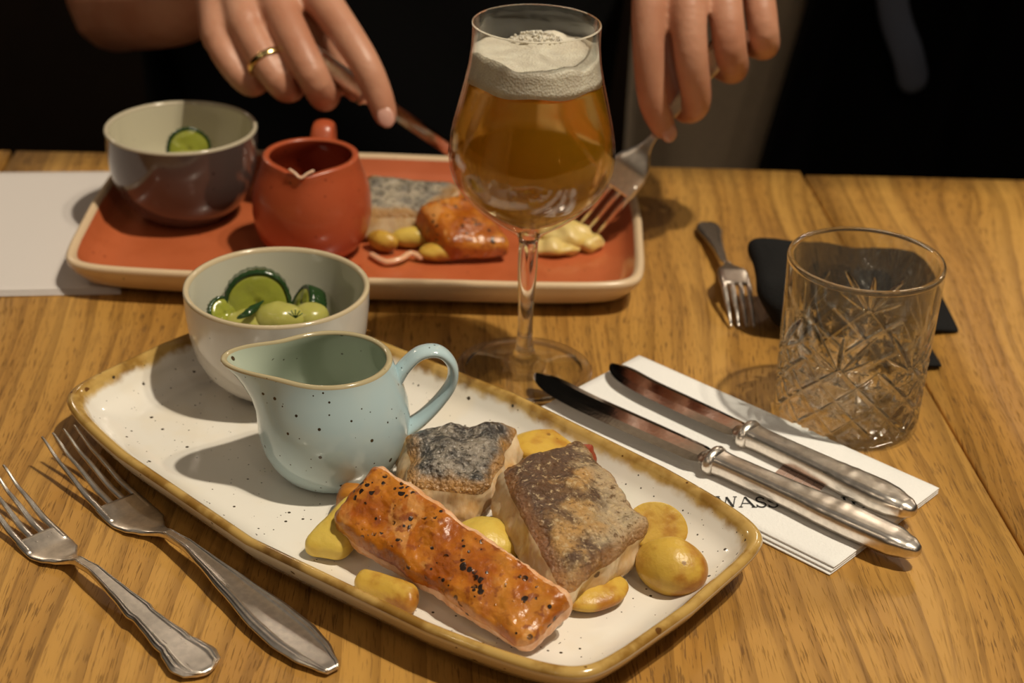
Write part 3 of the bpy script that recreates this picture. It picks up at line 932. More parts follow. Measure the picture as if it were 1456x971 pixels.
fork('dessert_fork', 'small silver fork lying tines down beside the black cloth', (12.11, 78.33, 0.2), (11.34, 91.59, 0.2), None,
     [(0, 0.0), (0.08, 0.5), (0.2, 1.05), (0.32, 1.2), (0.42, 0.95), (0.5, 0.55), (0.62, 0.5), (0.85, 0.25), (1.0, 0.1)], 0.25, 0.40, 0.46, 0.85,
     [(0.43, 0.2, 0.15), (0.5, 0.22, 0.15), (0.62, 0.3, 0.12), (0.78, 0.5, 0.11), (0.90, 0.75, 0.11), (0.96, 0.7, 0.11), (1.0, 0.35, 0.08)])

def knife(name, label, p_tip, p_end, group, bl, bw, hwid, tipcurve=0.5, roll=0.0, ornate=1.0):
    t = thing(name, label, 'knife', (0, 0, 0), 0, group)
    Lg = place(t, p_tip, p_end, roll)
    B0 = bl * Lg
    rings = []
    for i in range(61):
        x = B0 * (i / 60) ** 1.3
        q = x / B0
        w = bw * min(1.0, (1 - (1 - min(1, q / 0.20)) ** 2.2)) ** 0.6 * (0.90 + 0.13 * math.sin(PI * min(1, q * 0.8 + 0.1)))
        if q > 0.93: w *= 1 - 0.40 * ((q - 0.93) / 0.07) ** 1.5
        w = max(w, 0.03)
        yc = tipcurve * (1 - min(1, q / 0.4)) ** 2
        th = 0.04 + 0.07 * q
        rings.append([(x, yc + w, 0.02 * th), (x, yc + w * 0.6, th), (x, yc - w * 0.3, th * 0.7), (x, yc - w, 0.01), (x, yc - w * 0.3, -th * 0.7), (x, yc + w * 0.6, -th)])
    v, f = loft(rings)
    mesh('blade', v, f, 'blade_steel', t, False)
    def oval(x, a, b, n=28, lob=0.0):
        return [(x, a * (1 + lob * math.cos(4 * 2 * PI * k / n)) * math.cos(2 * PI * k / n), b * (1 + lob * math.cos(4 * 2 * PI * k / n)) * math.sin(2 * PI * k / n)) for k in range(n)]
    x0 = B0
    rs = [oval(x0 - 0.5, 0.35, 0.14), oval(x0 - 0.2, 0.62, 0.3), oval(x0, 0.66, 0.40), oval(x0 + 0.05, 0.78, 0.60), oval(x0 + 0.18, 0.84, 0.66), oval(x0 + 0.34, 0.80, 0.62), oval(x0 + 0.5, 0.66, 0.52)]
    mesh('bolster', *loft(rs), 'old_silver', t)
    tab = [(x0 + 0.42, 0.64, 0.5), (x0 + 0.9, 0.60, 0.47), (x0 + 2.5, 0.62, 0.48), (x0 + 4.5, 0.68, 0.5), (x0 + 6.0, 0.80, 0.53), (x0 + 7.2, 0.84, 0.55), (Lg - 1.3, 0.78, 0.52), (Lg - 0.5, 0.55, 0.42), (Lg - 0.12, 0.32, 0.27), (Lg, 0.08, 0.07)]
    rings = []
    for x, a, b in dense(tab, 110):
        q = (x - x0) / (Lg - x0)
        n = 40
        ring = []
        for k in range(n):
            th = 2 * PI * k / n
            # two moulded lines along the flat and a raised leaf ornament around the middle
            e = abs(math.sin(th))
            rel = 0.075 * math.exp(-((abs(math.cos(th)) - 0.62) / 0.07) ** 2) * ornate
            orn = 0.018 * math.exp(-((q - 0.60) / 0.10) ** 2) * math.sin(26 * q * PI) * math.exp(-((abs(math.cos(th)) - 0.35) / 0.4) ** 2) * ornate
            k_ = 1 + (rel + orn) * (1 if x < Lg - 0.9 else 0)
            sq = (abs(math.cos(th)) ** 3 + e ** 3) ** (-1 / 3) * 0.96
            ring.append((x, a * math.cos(th) * sq * k_, b * math.sin(th) * sq * k_))
        rings.append(ring)
    mesh('handle', *loft(rings), 'old_silver', t)
    return t
knife('table_knife', 'long silver table knife between plate edge and napkin print, tip over the glass foot', (0.84, 70.68, 0.95), (17.07, 56.93, 0.92), 'silver knives on the napkin', 0.505, 0.82, 0.8)
knife('table_knife', 'shorter silver table knife on the napkin beside the tumbler', (4.57, 72.12, 0.85), (17.49, 59.92, 0.92), 'silver knives on the napkin', 0.485, 0.78, 0.8)

# ------------------------------------------------------------------ paper napkins
t = thing('paper_napkin', 'folded white printed paper napkin under the two silver knives', 'napkin', (10.2, 66.2, 0))
NA = [(6.45, 74.5), (19.2, 62.9), (13.35, 56.35), (0.6, 67.95)]
for k in range(3):
    z0 = 0.01 + 0.115 * k
    s = (0.0, 0.12, 0.28)[k]
    q = [Vector((x, y, 0)) for x, y in NA]
    dv = (q[0] - q[3]).normalized() * s
    q[2] += dv; q[3] += dv
    lift = 0.0
    c = [(q[3].x, q[3].y, z0 + 0.105), (q[2].x, q[2].y, z0 + 0.105), (q[1].x, q[1].y, z0 + 0.105 + lift), (q[0].x, q[0].y, z0 + 0.105)]
    c8 = [(x - 10.2, y - 66.2, z) for x, y, z in c] + [(x - 10.2, y - 66.2, z - 0.105) for x, y, z in c]
    V, F, L, pq = hexa(c8, (40, 20, 4), 0.05, 0)
    mesh('layer', V, F, 'napkin_paper', t)

# its print: capitals with serifs, drawn as strokes on the paper
def stroke(pts, w, z, closed=False):
    V, F = [], []
    P = [Vector((p[0], p[1], 0)) for p in pts]
    for i, p in enumerate(P):
        d = (P[min(i + 1, len(P) - 1)] - P[max(0, i - 1)]).normalized()
        nrm = Vector((-d.y, d.x, 0)) * w / 2
        for a in (p + nrm, p - nrm):
            V.append((a.x, a.y, z + 0.012)); V.append((a.x, a.y, z))
    for i in range(len(P) - 1):
        a, b = 4 * i, 4 * i + 4
        F += [[a, a + 2, b + 2, b], [a + 1, b + 1, b + 3, a + 3], [a, b, b + 1, a + 1], [a + 2, a + 3, b + 3, b + 2]]
    F += [[0, 1, 3, 2], [4 * len(P) - 4, 4 * len(P) - 2, 4 * len(P) - 1, 4 * len(P) - 3]]
    return V, F
def arc(cx, cy, rx, ry, a0, a1, n=12):
    return [(cx + rx * math.cos(math.radians(a0 + (a1 - a0) * i / n)), cy + ry * math.sin(math.radians(a0 + (a1 - a0) * i / n))) for i in range(n + 1)]
TK, TN, SE = 0.13, 0.055, 0.05
GL = {
    'W': [([(0.0, 1), (0.28, 0)], TK), ([(0.28, 0), (0.5, 0.95)], TN), ([(0.5, 0.95), (0.75, 0)], TK), ([(0.75, 0), (1.0, 1)], TN), ([(-0.12, 1), (0.14, 1)], SE), ([(0.88, 1), (1.1, 1)], SE)],
    'A': [([(0.05, 0), (0.42, 1)], TN), ([(0.42, 1), (0.82, 0)], TK), ([(0.18, 0.36), (0.66, 0.36)], TN), ([(-0.06, 0), (0.18, 0)], SE), ([(0.66, 0), (0.96, 0)], SE)],
    'S': [(arc(0.3, 0.74, 0.22, 0.24, 20, 230) + arc(0.28, 0.27, 0.25, 0.25, 50, -160), 0.10), ([(0.5, 0.98), (0.5, 0.76)], SE), ([(0.04, 0.02), (0.04, 0.26)], SE)],
    'C': [(arc(0.45, 0.5, 0.4, 0.49, 50, 310, 20), 0.10), ([(0.72, 0.98), (0.72, 0.72)], SE)],
    'H': [([(0.15, 0), (0.15, 1)], TK), ([(0.75, 0), (0.75, 1)], TK), ([(0.15, 0.5), (0.75, 0.5)], TN), ([(0, 0), (0.3, 0)], SE), ([(0.6, 0), (0.9, 0)], SE), ([(0, 1), (0.3, 1)], SE), ([(0.6, 1), (0.9, 1)], SE)],
    'E': [([(0.15, 0), (0.15, 1)], TK), ([(0.15, 1), (0.62, 1)], SE), ([(0.15, 0.5), (0.5, 0.5)], SE), ([(0.15, 0), (0.66, 0)], SE), ([(0.62, 1), (0.62, 0.8)], SE), ([(0.66, 0), (0.66, 0.24)], SE), ([(0, 1), (0.15, 1)], SE), ([(0, 0), (0.15, 0)], SE)],
}
def word(txt, x, y, hgt, ang, wid, z):
    for ch in txt:
        VF = []
        for pts, w in GL[ch]:
            q = []
            for a, b in pts:
                X, Y = a * wid, b * hgt
                q.append((x + X * math.cos(ang) - Y * math.sin(ang) - 10.2, y + X * math.sin(ang) + Y * math.cos(ang) - 66.2))
            VF.append(stroke(q, w * wid, z))
        V, F = join(*VF)
        o = mesh('printed_letter', V, F, 'print_black', t, False)
        o['kind'] = 'stuff'
        adv = {'W': 1.12, 'A': 0.95, 'S': 0.66, 'C': 0.95, 'H': 1.05, 'E': 0.85}[ch] * wid
        x += adv * math.cos(ang); y += adv * math.sin(ang)
ZN = 0.372
word('WASS', 9.22, 60.72, 0.80, 0.035, 0.78, ZN)
word('CHE', 13.45, 60.95, 0.80, 0.035, 0.78, ZN)
# printed emblem: a tilted block of small squares
E0, EU, EV = Vector((11.75, 63.3)), Vector((0.52, -0.28)), Vector((0.20, 0.30))
VF = []
for i in range(5):
    for j in range(5):
        p = E0 + EU * (i * 0.78) + EV * (j * 0.78)
        g_ = 0.37
        c = [p, p + EU * 2 * g_, p + EU * 2 * g_ + EV * 2 * g_, p + EV * 2 * g_]
        V = [(q.x - 10.2, q.y - 66.2, ZN + h) for h in (0.012, 0.0) for q in c]
        VF.append((V, [[0, 1, 2, 3], [7, 6, 5, 4], [0, 4, 5, 1], [1, 5, 6, 2], [2, 6, 7, 3], [3, 7, 4, 0]]))
o = mesh('printed_emblem', *join(*VF), 'print_brown', t, False)
o['kind'] = 'stuff'

t = thing('paper_napkin', 'plain white folded napkin sticking out from under the terracotta plate', 'napkin', (-28, 88, 0))
for k in range(3):
    z0 = 0.01 + 0.09 * k
    e = 0.12 * k
    c = [(-36, 78.2 + e), (-21.0 - e, 80.0 + e), (-24.6 - e, 96.9 - e), (-38, 95.4 - e)]
    c8 = [(x + 28, y - 88, z0 + 0.085) for x, y in c] + [(x + 28, y - 88, z0) for x, y in c]
    V, F, L, pq = hexa(c8, (30, 30, 4), 0.04, 0)
    mesh('layer', V, F, 'napkin_grey_paper', t)

# ------------------------------------------------------------------ the fish
def fillet(name, label, corners, thick, top_name, top_mat, flesh_mat, seed, n=(64, 40, 14), rnd=0.5, amp=0.10, crown=0.15, flare=0.12, tilt=None, fine=0.03, wrap=0.5, bare=2.0, group=None, zmin=FL + 0.05):
    q = [Vector(p) for p in corners]
    nr = ((q[2] - q[0]).cross(q[3] - q[1])).normalized()
    if nr.z < 0: nr = -nr
    if tilt: nr = (nr + Vector(tilt)).normalized()
    cen = sum(q, Vector()) / 4
    low = []
    for p in q:
        d = p - nr * thick + (p - cen) * flare
        d.z = max(zmin, d.z)
        low.append(d)
    V, F, L, pq = hexa([tuple(p) for p in q + low], n, rnd, amp, 0.9, seed, crown, fine)
    lab = []
    for f, l in zip(F, L):
        w = sum(pq[i][2] for i in f) / 4
        m = max(max(abs(pq[i][0]), abs(pq[i][1])) for i in f)
        v_ = sum(pq[i][1] for i in f) / 4
        lab.append('top' if w > wrap and v_ < bare + 0.06 * noise.noise(Vector(V[f[0]]) * 1.5) else 'side')
    o = (cen.x, cen.y, zmin)
    t = thing(name, label, 'fish', o, 0, group)
    edge = [max(abs(a), abs(b)) for a, b, c in pq]
    along = [a for a, b, c in pq]
    across = [b for a, b, c in pq]
    split_parts(shift(V, o), F, lab, {'top': (top_name, top_mat), 'side': ('flesh', flesh_mat)}, t, {'edge': edge, 'along': along, 'across': across})
    return t
fillet('salmon_fillet', 'long orange seared salmon fillet with pepper specks leaning along the plate', [(-7.11, 55.8, 2.5), (0.71, 49.13, 1.7), (2.59, 50.8, 2.9), (-5.29, 57.66, 4.2)], 1.45, 'seared_crust', 'salmon_crust', 'salmon_flesh', 3, (100, 48, 14), 0.5, 0.19, 0.12, 0.02, (0.10, 0.10, 0.25), 0.05, 0.15, 0.80)
fillet('white_fish_fillet', 'fish fillet with grey silvery skin lying behind the salmon', [(-3.92, 58.51, 2.7), (-0.9, 58.21, 2.6), (0.57, 63.21, 3.1), (-4.45, 62.34, 3.2)], 2.2, 'skin', 'silver_skin', 'white_flesh', 11, (90, 80, 14), 0.8, 0.40, 0.40, 0.22, (0.05, 0.15, 0), 0.05)
fillet('white_fish_fillet', 'fish fillet with brown crisp skin near the potato halves', [(-0.21, 58.09, 4), (2.45, 51.24, 2.7), (5.9, 55.88, 2.7), (2.97, 61.04, 3.7)], 2.4, 'skin', 'crisp_skin', 'white_flesh', 19, (110, 84, 14), 0.65, 0.34, 0.32, 0.08, (0.15, 0.12, 0.2), 0.05)

# ------------------------------------------------------------------ potatoes and trimmings on the near plate
gp = 'potatoes on the white plate'
def block(name, label, cat, tops, thick, mat, seed, group=None, rnd=0.4, amp=0.08, crown=0.1, flare=0.05, zmin=FL + 0.03):
    q = [Vector(p) for p in tops]
    cen = sum(q, Vector()) / 4
    low = []
    for p in q:
        d = p - Vector((0, 0, thick)) + (p - cen) * flare
        d.z = max(zmin, d.z)
        low.append(d)
    V, F, L, pq = hexa([tuple(p) for p in q + low], (28, 18, 10), rnd, amp, 1.2, seed, crown)
    return solo(name, label, cat, (V, F), mat, (cen.x, cen.y, zmin), group)
block('potato_wedge', 'yellow potato wedge beside the left end of the salmon by the jug', 'potato', [(-8.31, 55.5, 1.5), (-6.34, 54.98, 1.6), (-5.49, 57.5, 2.6), (-6.62, 57.86, 2.6)], 2.2, 'potato_pale', 1, gp, 0.55, 0.06, 0.1, 0.0)
block('potato_wedge', 'small browned potato end between the jug and the salmon', 'potato', [(-7.22, 58.48, 1.9), (-6.16, 57.87, 2.2), (-5.89, 59.27, 2), (-6.99, 59.63, 1.8)], 1.2, 'potato_fried', 2, gp, 0.4)
block('potato_wedge', 'potato stick with a browned edge between the salmon and the plate rim', 'potato', [(-5.95, 53.06, 1.5), (-3.41, 51.57, 1.5), (-3.17, 52.75, 1.7), (-5.66, 53.82, 1.7)], 1.3, 'potato_brown', 3, gp, 0.42, 0.05, 0.1, 0.0)
c = (-0.81, 56.04, 1.3)
solo('potato_half', 'round yellow potato half wedged between the three fish pieces', 'potato', ellipsoid(c, (1.5, 1.35, 0.95), None, 0, 40, 24, 0.06, 1.2, 4), 'potato_pale', (c[0], c[1], FL), gp)
c = (1.79, 63.76, 1.3)
solo('potato_half', 'flat potato slice peeping out behind the brown skinned fish', 'potato', ellipsoid(c, (1.75, 1.2, 0.5), (0.1, -0.1, 1), 0.25, 40, 24, 0.04, 1.2, 5), 'potato_brown', (c[0], c[1], FL), gp)
c = (6.16, 57.09, 1.55)
solo('potato_slice', 'golden potato slice with browned edge standing behind the potato half', 'potato', ellipsoid(c, (1.33, 0.75, 1.3), (0.15, -0.75, 0.65), 0.1, 48, 28, 0.04, 1.2, 6), 'potato_brown', (c[0], c[1], FL), gp)
c = (6.65, 54.74, 1.35)
solo('potato_half', 'shiny potato half at the corner of the white plate', 'potato', ellipsoid(c, (1.5, 1.2, 1.15), None, 0, 48, 28, 0.06, 1.0, 8, Matrix.Rotation(-0.5, 3, 'Z')), 'potato_brown', (c[0], c[1], FL), gp)
c = (3.58, 53.36, 1)
solo('potato_slice', 'potato slice lying underneath the end of the brown skinned fish', 'potato', ellipsoid(c, (1.5, 1.0, 0.45), None, 0, 40, 20, 0.05, 1.2, 9, Matrix.Rotation(0.6, 3, 'Z')), 'potato_brown', (c[0], c[1], FL), gp)
c = (3.31, 61.4, 2.3)
solo('tomato_piece', 'small red tomato piece behind the brown skinned fish', 'tomato', ellipsoid(c, (0.5, 0.4, 0.6), None, 0, 24, 16, 0.16, 2.2, 12), 'tomato_red', (c[0], c[1], FL))
c = (4.72, 60.39, 0.85)
V, F = tube([(c[0] - 0.28, c[1] + 0.1, c[2]), (c[0] + 0.25, c[1] - 0.05, c[2] + 0.1)], 0.26, 14, 0.8, None, False)
solo('chive_ring', 'tiny green chive piece on the bare white plate', 'herb', (V, F), 'herb_green', (c[0], c[1], FL))

# ------------------------------------------------------------------ cucumber salad in the white bowl
def slice_disc(t, c, r, th, nrm, spin, bite=0.0, seed=0, rind=0.13):
    # round cucumber slice: flesh disc with a dark ridged rind around it; bite cuts the disc to a segment
    nz = Vector(nrm).normalized()
    xa = nz.orthogonal().normalized()
    ya = nz.cross(xa)
    n = 72
    a0, a1 = spin, spin + 2 * PI * (1 - bite)
    def P(rad, a, h):
        w = 1 + 0.05 * noise.noise(Vector((math.cos(a) * 1.5, math.sin(a) * 1.5, seed)))
        return tuple(xa * (rad * w * math.cos(a)) + ya * (rad * w * math.sin(a)) + nz * (h + 0.06 * (rad / r) ** 2 * math.sin(2 * a + seed)))
    V, F = [], []
    rr = r - rind
    cols = []
    for k in range(n + 1):
        a = a0 + (a1 - a0) * k / n
        cols.append([P(0.01, a, th / 2), P(rr * 0.3, a, th / 2), P(rr * 0.6, a, th / 2 + 0.03 * math.sin(a * 5)), P(rr * 0.93, a, th / 2), P(rr, a, th / 2 - 0.06), P(rr, a, -th / 2), P(rr * 0.5, a, -th / 2), P(0.01, a, -th / 2)])
    V, F = loft(cols)
    fl = mesh('flesh', V, F, 'cucumber_flesh', t)
    cols = []
    for k in range(n + 1):
        a = a0 + (a1 - a0) * k / n
        rg = 0.03 * math.sin(a * 26)
        cols.append([P(rr - 0.02, a, th / 2 + 0.01), P(r - 0.04 + rg, a, th / 2 + 0.02), P(r + rg, a, th / 4), P(r + rg, a, -th / 4), P(r - 0.04 + rg, a, -th / 2 - 0.02), P(rr - 0.02, a, -th / 2 - 0.01)])
    V, F = loft(cols)
    mesh('rind', V, F, 'cucumber_rind', t)
gc = 'cucumber pieces in the white bowl'
def cuke(label, c, r, th, nrm, spin=0.0, bite=0.0, seed=0, rind=0.13, name='cucumber_slice', grp=gc):
    t = thing(name, label, 'cucumber', c, 0, grp)
    slice_disc(t, (0, 0, 0), r, th, nrm, spin, bite, seed, rind)
cuke('large dark rinded cucumber slice standing upright in the white bowl', (-12.27, 71.61, 4.1), 1.62, 1.15, (0.18, -0.93, 0.22), 0, 0, 1, 0.2)
cuke('narrow cucumber slice leaning at the outer wall of the white bowl', (-13.73, 70.55, 3.9), 0.85, 0.3, (0.55, -0.6, 0.5), 0, 0, 2)
cuke('cucumber end with striped rind on the jug-handle side of the white bowl', (-9.9, 71.99, 3.7), 1.0, 0.9, (-0.75, -0.35, 0.5), 0, 0, 3, 0.18)
for lab, c, ax, sd in (('pale peeled cucumber lump in the middle of the white bowl', (-11.02, 70.31, 3.9), (1.2, 0.9, 0.75), 1), ('pale peeled cucumber lump next to the striped rind end', (-9.68, 70.75, 3.8), (0.95, 0.8, 0.62), 2),
                       ('pale cucumber lump low behind the white bowl rim', (-12.27, 70.56, 3.5), (1.4, 1.0, 0.6), 3)):
    solo('cucumber_lump', lab, 'cucumber', ellipsoid(c, ax, None, 0, 36, 20, 0.08, 1.5, sd), 'cucumber_pale', c, gc)
cuke('cucumber slice at the bottom of the white bowl under the others', (B1[0] + 0.2, B1[1] + 0.3, 2.6), 1.9, 0.6, (0.1, -0.1, 1), 0, 0, 5)
cuke('cucumber slice lying in the white bowl under the striped end', (B1[0] + 1.2, B1[1] + 0.6, 3.0), 1.4, 0.5, (-0.2, 0.1, 1), 0, 0, 6)
c = (-12.23, 69.67, 4.4)
V, F = tube(smoothpath([(-12.85, 69.38, 4.3), (-12.41, 69.53, 4.5), (-12.08, 70.02, 4.6), (-11.81, 70.43, 4.7)], 5), [0.06, 0.1, 0.12, 0.14, 0.16, 0.2, 0.2, 0.2, 0.22, 0.2, 0.16, 0.14, 0.1, 0.08, 0.06, 0.05], 10, 0.5)
solo('cucumber_peel', 'dark curled strip of cucumber peel lying over the large slice', 'cucumber', (V, F), 'cucumber_rind', c, gc)
c = (-10.09, 69, 4.6)
parts_ = []
for k in range(5):
    a = -1.1 + 0.55 * k
    parts_.append(tube([c, (c[0] + 0.38 * math.sin(a), c[1] + 0.05, c[2] + 0.1 + 0.3 * math.cos(a))], 0.028, 6, 1.0, None, False))
solo('dill_sprig', 'tiny dark dill sprig on the pale cucumber lumps', 'herb', join(*parts_), 'dill_green', c)

# ------------------------------------------------------------------ food on the far plate and bowl
gf = 'cucumber pieces in the dark bowl'
c = (B2[0] + 0.6, B2[1] + 0.4, 4.6)
cuke('pointed cucumber slice standing up in the dark brown bowl', (-19.28, 91.31, 4), 1.3, 0.6, (0.3, -0.85, 0.25), 0, 0, 7, 0.16, 'cucumber_slice', gf)
solo('cucumber_lump', 'pale cucumber lump lying in the dark brown bowl', 'cucumber', ellipsoid((B2[0] + 0.3, B2[1] - 0.2, 3.4), (2.2, 1.9, 0.9), None, 0, 36, 20, 0.15, 1.2, 5), 'cucumber_pale', (B2[0], B2[1], 3.0), gf)
fillet('white_fish_fillet', 'blurred fish fillet with grey skin beside the terracotta jug', [(-9.04, 86.56, 2.4), (-5.11, 87.09, 2.4), (-3.31, 90.68, 2.8), (-8.91, 91.21, 3)], 1.9, 'skin', 'pale_skin', 'white_flesh', 23, (40, 30, 10), 0.5, 0.12, 0.2, 0.12, (0.05, 0.2, 0))
fillet('salmon_fillet', 'browned salmon fillet on the terracotta plate behind the glass stem', [(-3.58, 83.53, 2.1), (-0.03, 84.26, 1.9), (-2.38, 88.27, 3.3), (-5.62, 86.31, 3.4)], 1.9, 'seared_crust', 'salmon_crust', 'salmon_flesh', 29, (40, 30, 10), 0.6, 0.12, 0.2, 0.05, (0, 0.1, 0), 0.05, -0.9)
gq = 'potatoes on the terracotta plate'
for lab, c, ax, rz, mt in (('yellow potato wedge next to the terracotta jug', (-7.45, 85.49, 1.2), (1.0, 0.55, 0.6), -0.5, 'potato_brown'),
                           ('yellow potato wedge below the grey skinned fish on the red plate', (-5.84, 86.11, 1.2), (1.2, 0.6, 0.6), 0.1, 'potato_pale'),
                           ('yellow potato slice nearest the cream edge of the red plate', (-4.23, 84.46, 1.1), (1.15, 0.7, 0.5), 0.1, 'potato_brown'),
                           ('browned potato tucked under the grey skinned fish on the red plate', (-7.04, 88.26, 1.3), (1.9, 0.8, 0.6), 0.1, 'potato_fried')):
    solo('potato_wedge', lab, 'potato', ellipsoid(c, ax, None, 0, 30, 18, 0.08, 1.2, rz * 9, Matrix.Rotation(rz, 3, 'Z')), mt, (c[0], c[1], FL), gq)
c = (-6.72, 84.16, 0.8)
V, F = tube(smoothpath([(-7.99, 84.43, 0.8), (-7.13, 83.47, 0.85), (-6.29, 83.69, 0.95), (-5.79, 84.36, 1), (-5.23, 84.07, 0.9)], 6), 0.17, 10, 0.7)
solo('onion_strip', 'thin curled onion strip on the terracotta plate', 'onion', (V, F), 'onion', c)
for k, (lab, c, ax) in enumerate((('crushed yellow potato under the held fork', (2.92, 86.92, 1.2), (1.6, 1.1, 0.8)), ('flat crushed potato next to the cream plate edge', (2.2, 85.87, 0.95), (1.5, 0.8, 0.5)), ('loose crushed potato beyond the fork tines', (4.21, 86.61, 0.95), (0.9, 0.7, 0.5)))):
    solo('crushed_potato', lab, 'potato', ellipsoid(c, ax, None, 0, 36, 22, 0.28, 1.4, k + 3), 'potato_mash', (c[0], c[1], FL), gq)

# ------------------------------------------------------------------ black cloth behind the tumbler
t = thing('folded_cloth', 'black folded cloth standing on the table behind the tumbler', 'cloth', (18.3, 81.18, 0))
o = (18.3, 81.18, 0)
c8 = [(12.55, 77.17, 2.6), (22.46, 78.6, 1.2), (22.27, 82.12, 3.4), (11.52, 81.89, 4.1), (13.86, 76.83, 0.05), (22.84, 79.58, 0.05), (23.7, 82.34, 0.05), (14.85, 81.67, 0.05)]
V, F, L, pq = hexa(c8, (60, 36, 18), 1.1, 0.3, 0.4, 4, 0.6, 0.03)
V = shift(V, o)
lo = min(v[2] for v in V)
V = [(v[0], v[1], v[2] - lo + 0.01) for v in V]
mesh('cloth_fold', V, F, 'black_cloth', t)
V, F, L, pq = hexa([(18.1, 73.86, 0.5), (21.78, 74.67, 0.2), (21.46, 76.18, 0.6), (18.45, 76.17, 0.9), (18.28, 74.55, 0.05), (21.9, 74.81, 0.05), (21.79, 76.86, 0.05), (18.71, 77.03, 0.05)], (16, 10, 6), 0.1, 0.05, 0.6, 2)
mesh('corner_flap', shift(V, o), F, 'black_cloth', t)
V, F, L, pq = hexa([(20.65, 77.89, 0.5), (23.59, 78.95, 0.15), (23.12, 82.28, 1), (21.2, 81.09, 1), (20.82, 78.45, 0.05), (23.65, 78.82, 0.05), (23.61, 83.21, 0.05), (21.37, 81.31, 0.05)], (16, 10, 6), 0.1, 0.05, 0.6, 5)
mesh('corner_flap', shift(V, o), F, 'black_cloth', t)

# ------------------------------------------------------------------ the diner across the table
person = thing('person', 'person in a black shirt eating across the table with knife and fork in hands', 'person', (-11, 122, -75))
PO = (-11, 122, -75)
def limb(pts, rad, m=5, n=16, flat=1.0, side=None):
    q = smoothpath([(*p, r) for p, r in zip(pts, rad)], m)
    return tube([Vector(p[:3]) for p in q], [p[3] for p in q], n, flat, side)
body = []
# hand that presses the knife: index along the back of the blade, the others curled round the handle
RH = dict(
    index=([(-13.07, 97, 13.15), (-11.42, 94, 12.18), (-9.06, 91, 10), (-8.09, 90.3, 8.19), (-7.63, 89.9, 7.05)], [1.25, 1.16, 1.0, 0.92, 0.78]),
    middle=([(-15.17, 97, 12.66), (-13.79, 93.4, 11.57), (-11.8, 90.4, 9.11), (-11.31, 92, 7.23), (-11.36, 94, 7.48)], [1.25, 1.18, 1.04, 0.95, 0.8]),
    ring=([(-16.77, 97, 12.18), (-15.93, 93.4, 10.91), (-13.89, 91, 8.59), (-13.33, 92.6, 7.46), (-13.15, 94.4, 7.8)], [1.2, 1.1, 0.98, 0.88, 0.75]),
    pinky=([(-17.97, 97.5, 11.57), (-17.58, 93.8, 10.06), (-16.64, 92.2, 8.93), (-15.6, 92, 7.85), (-15.18, 94, 7.52)], [1.1, 1.0, 0.9, 0.82, 0.7]),
    thumb=([(-15.19, 100, 12.26), (-12.78, 97.5, 10.89), (-10.85, 95.6, 8.87), (-9.95, 94, 7.7), (-9.63, 93.2, 7.3)], [1.4, 1.3, 1.1, 0.95, 0.8]))
RH = {k: (p, [r * 0.92 for r in q]) for k, (p, q) in RH.items()}
wr = Vector((-18.1, 102, 11.84))
for k, (pts, rad) in RH.items():
    body.append(limb(pts, rad, 5, 14))
    body.append(limb([tuple(wr), tuple((wr + Vector(pts[0])) / 2 + Vector((0, 0, 0.2))), pts[0], pts[1]], [2.0, 1.85, 1.62, 1.12], 4, 14))
body.append(limb([pts_ for pts_ in (tuple(wr + Vector((0.6, -1.6, 0))), tuple(wr), (-22.56, 107, 8.24), (-28.09, 113, 6.21))], [2.0, 2.15, 2.9, 3.4], 6, 20))
body.append(limb([(-28.09, 113, 6.21), (-29.5, 119, 22), (-27, 123, 36)], [3.5, 4.4, 5.2], 6, 20))
# hand that holds the fork
LH = dict(
    index=([(7.65, 92, 17.95), (6.82, 88.5, 15.76), (6.79, 87, 12.72), (7.23, 87, 9.56), (7.99, 87.7, 7.7)], [1.1, 1.02, 0.9, 0.84, 0.72]),
    middle=([(9.38, 92.5, 18.08), (8.79, 88.6, 15.8), (9.05, 86.6, 12.46), (9.68, 87.6, 9.36), (9.56, 89.6, 7.98)], [1.15, 1.06, 0.94, 0.86, 0.75]),
    ring=([(11.08, 93, 17.83), (10.77, 89.4, 15.64), (11.23, 87.4, 12.51), (11.79, 89.6, 10.53), (11.13, 91.4, 10.16)], [1.12, 1.02, 0.92, 0.85, 0.74]),
    pinky=([(12.83, 94, 17.05), (12.76, 90.6, 15.38), (13.18, 88.8, 12.93), (13.56, 90.8, 11.51), (12.81, 92.4, 11.22)], [1.05, 0.95, 0.86, 0.8, 0.7]),
    thumb=([(8.83, 97, 16.78), (8.29, 95, 14.01), (8.6, 92.8, 10.53), (9.14, 91, 8.64), (9.39, 90.3, 7.8)], [1.35, 1.25, 1.05, 0.9, 0.78]))
wl = Vector((11.24, 99, 21.64))
for k, (pts, rad) in LH.items():
    body.append(limb(pts, rad, 5, 14))
    body.append(limb([tuple(wl), tuple((wl + Vector(pts[0])) / 2 + Vector((0, 0, 0.2))), pts[0], pts[1]], [2.0, 1.85, 1.62, 1.08], 4, 14))
el = (15.5, 117, 20)
body.append(limb([tuple(wl + Vector((0, -1.2, -0.6))), tuple(wl), tuple((wl + Vector(el)) / 2 + Vector((0.5, 0, 0))), el], [2.0, 2.1, 2.8, 3.3], 6, 20))
body.append(limb([el, (9.5, 121, 29), (4.5, 123, 37)], [3.4, 4.2, 5.0], 6, 20))
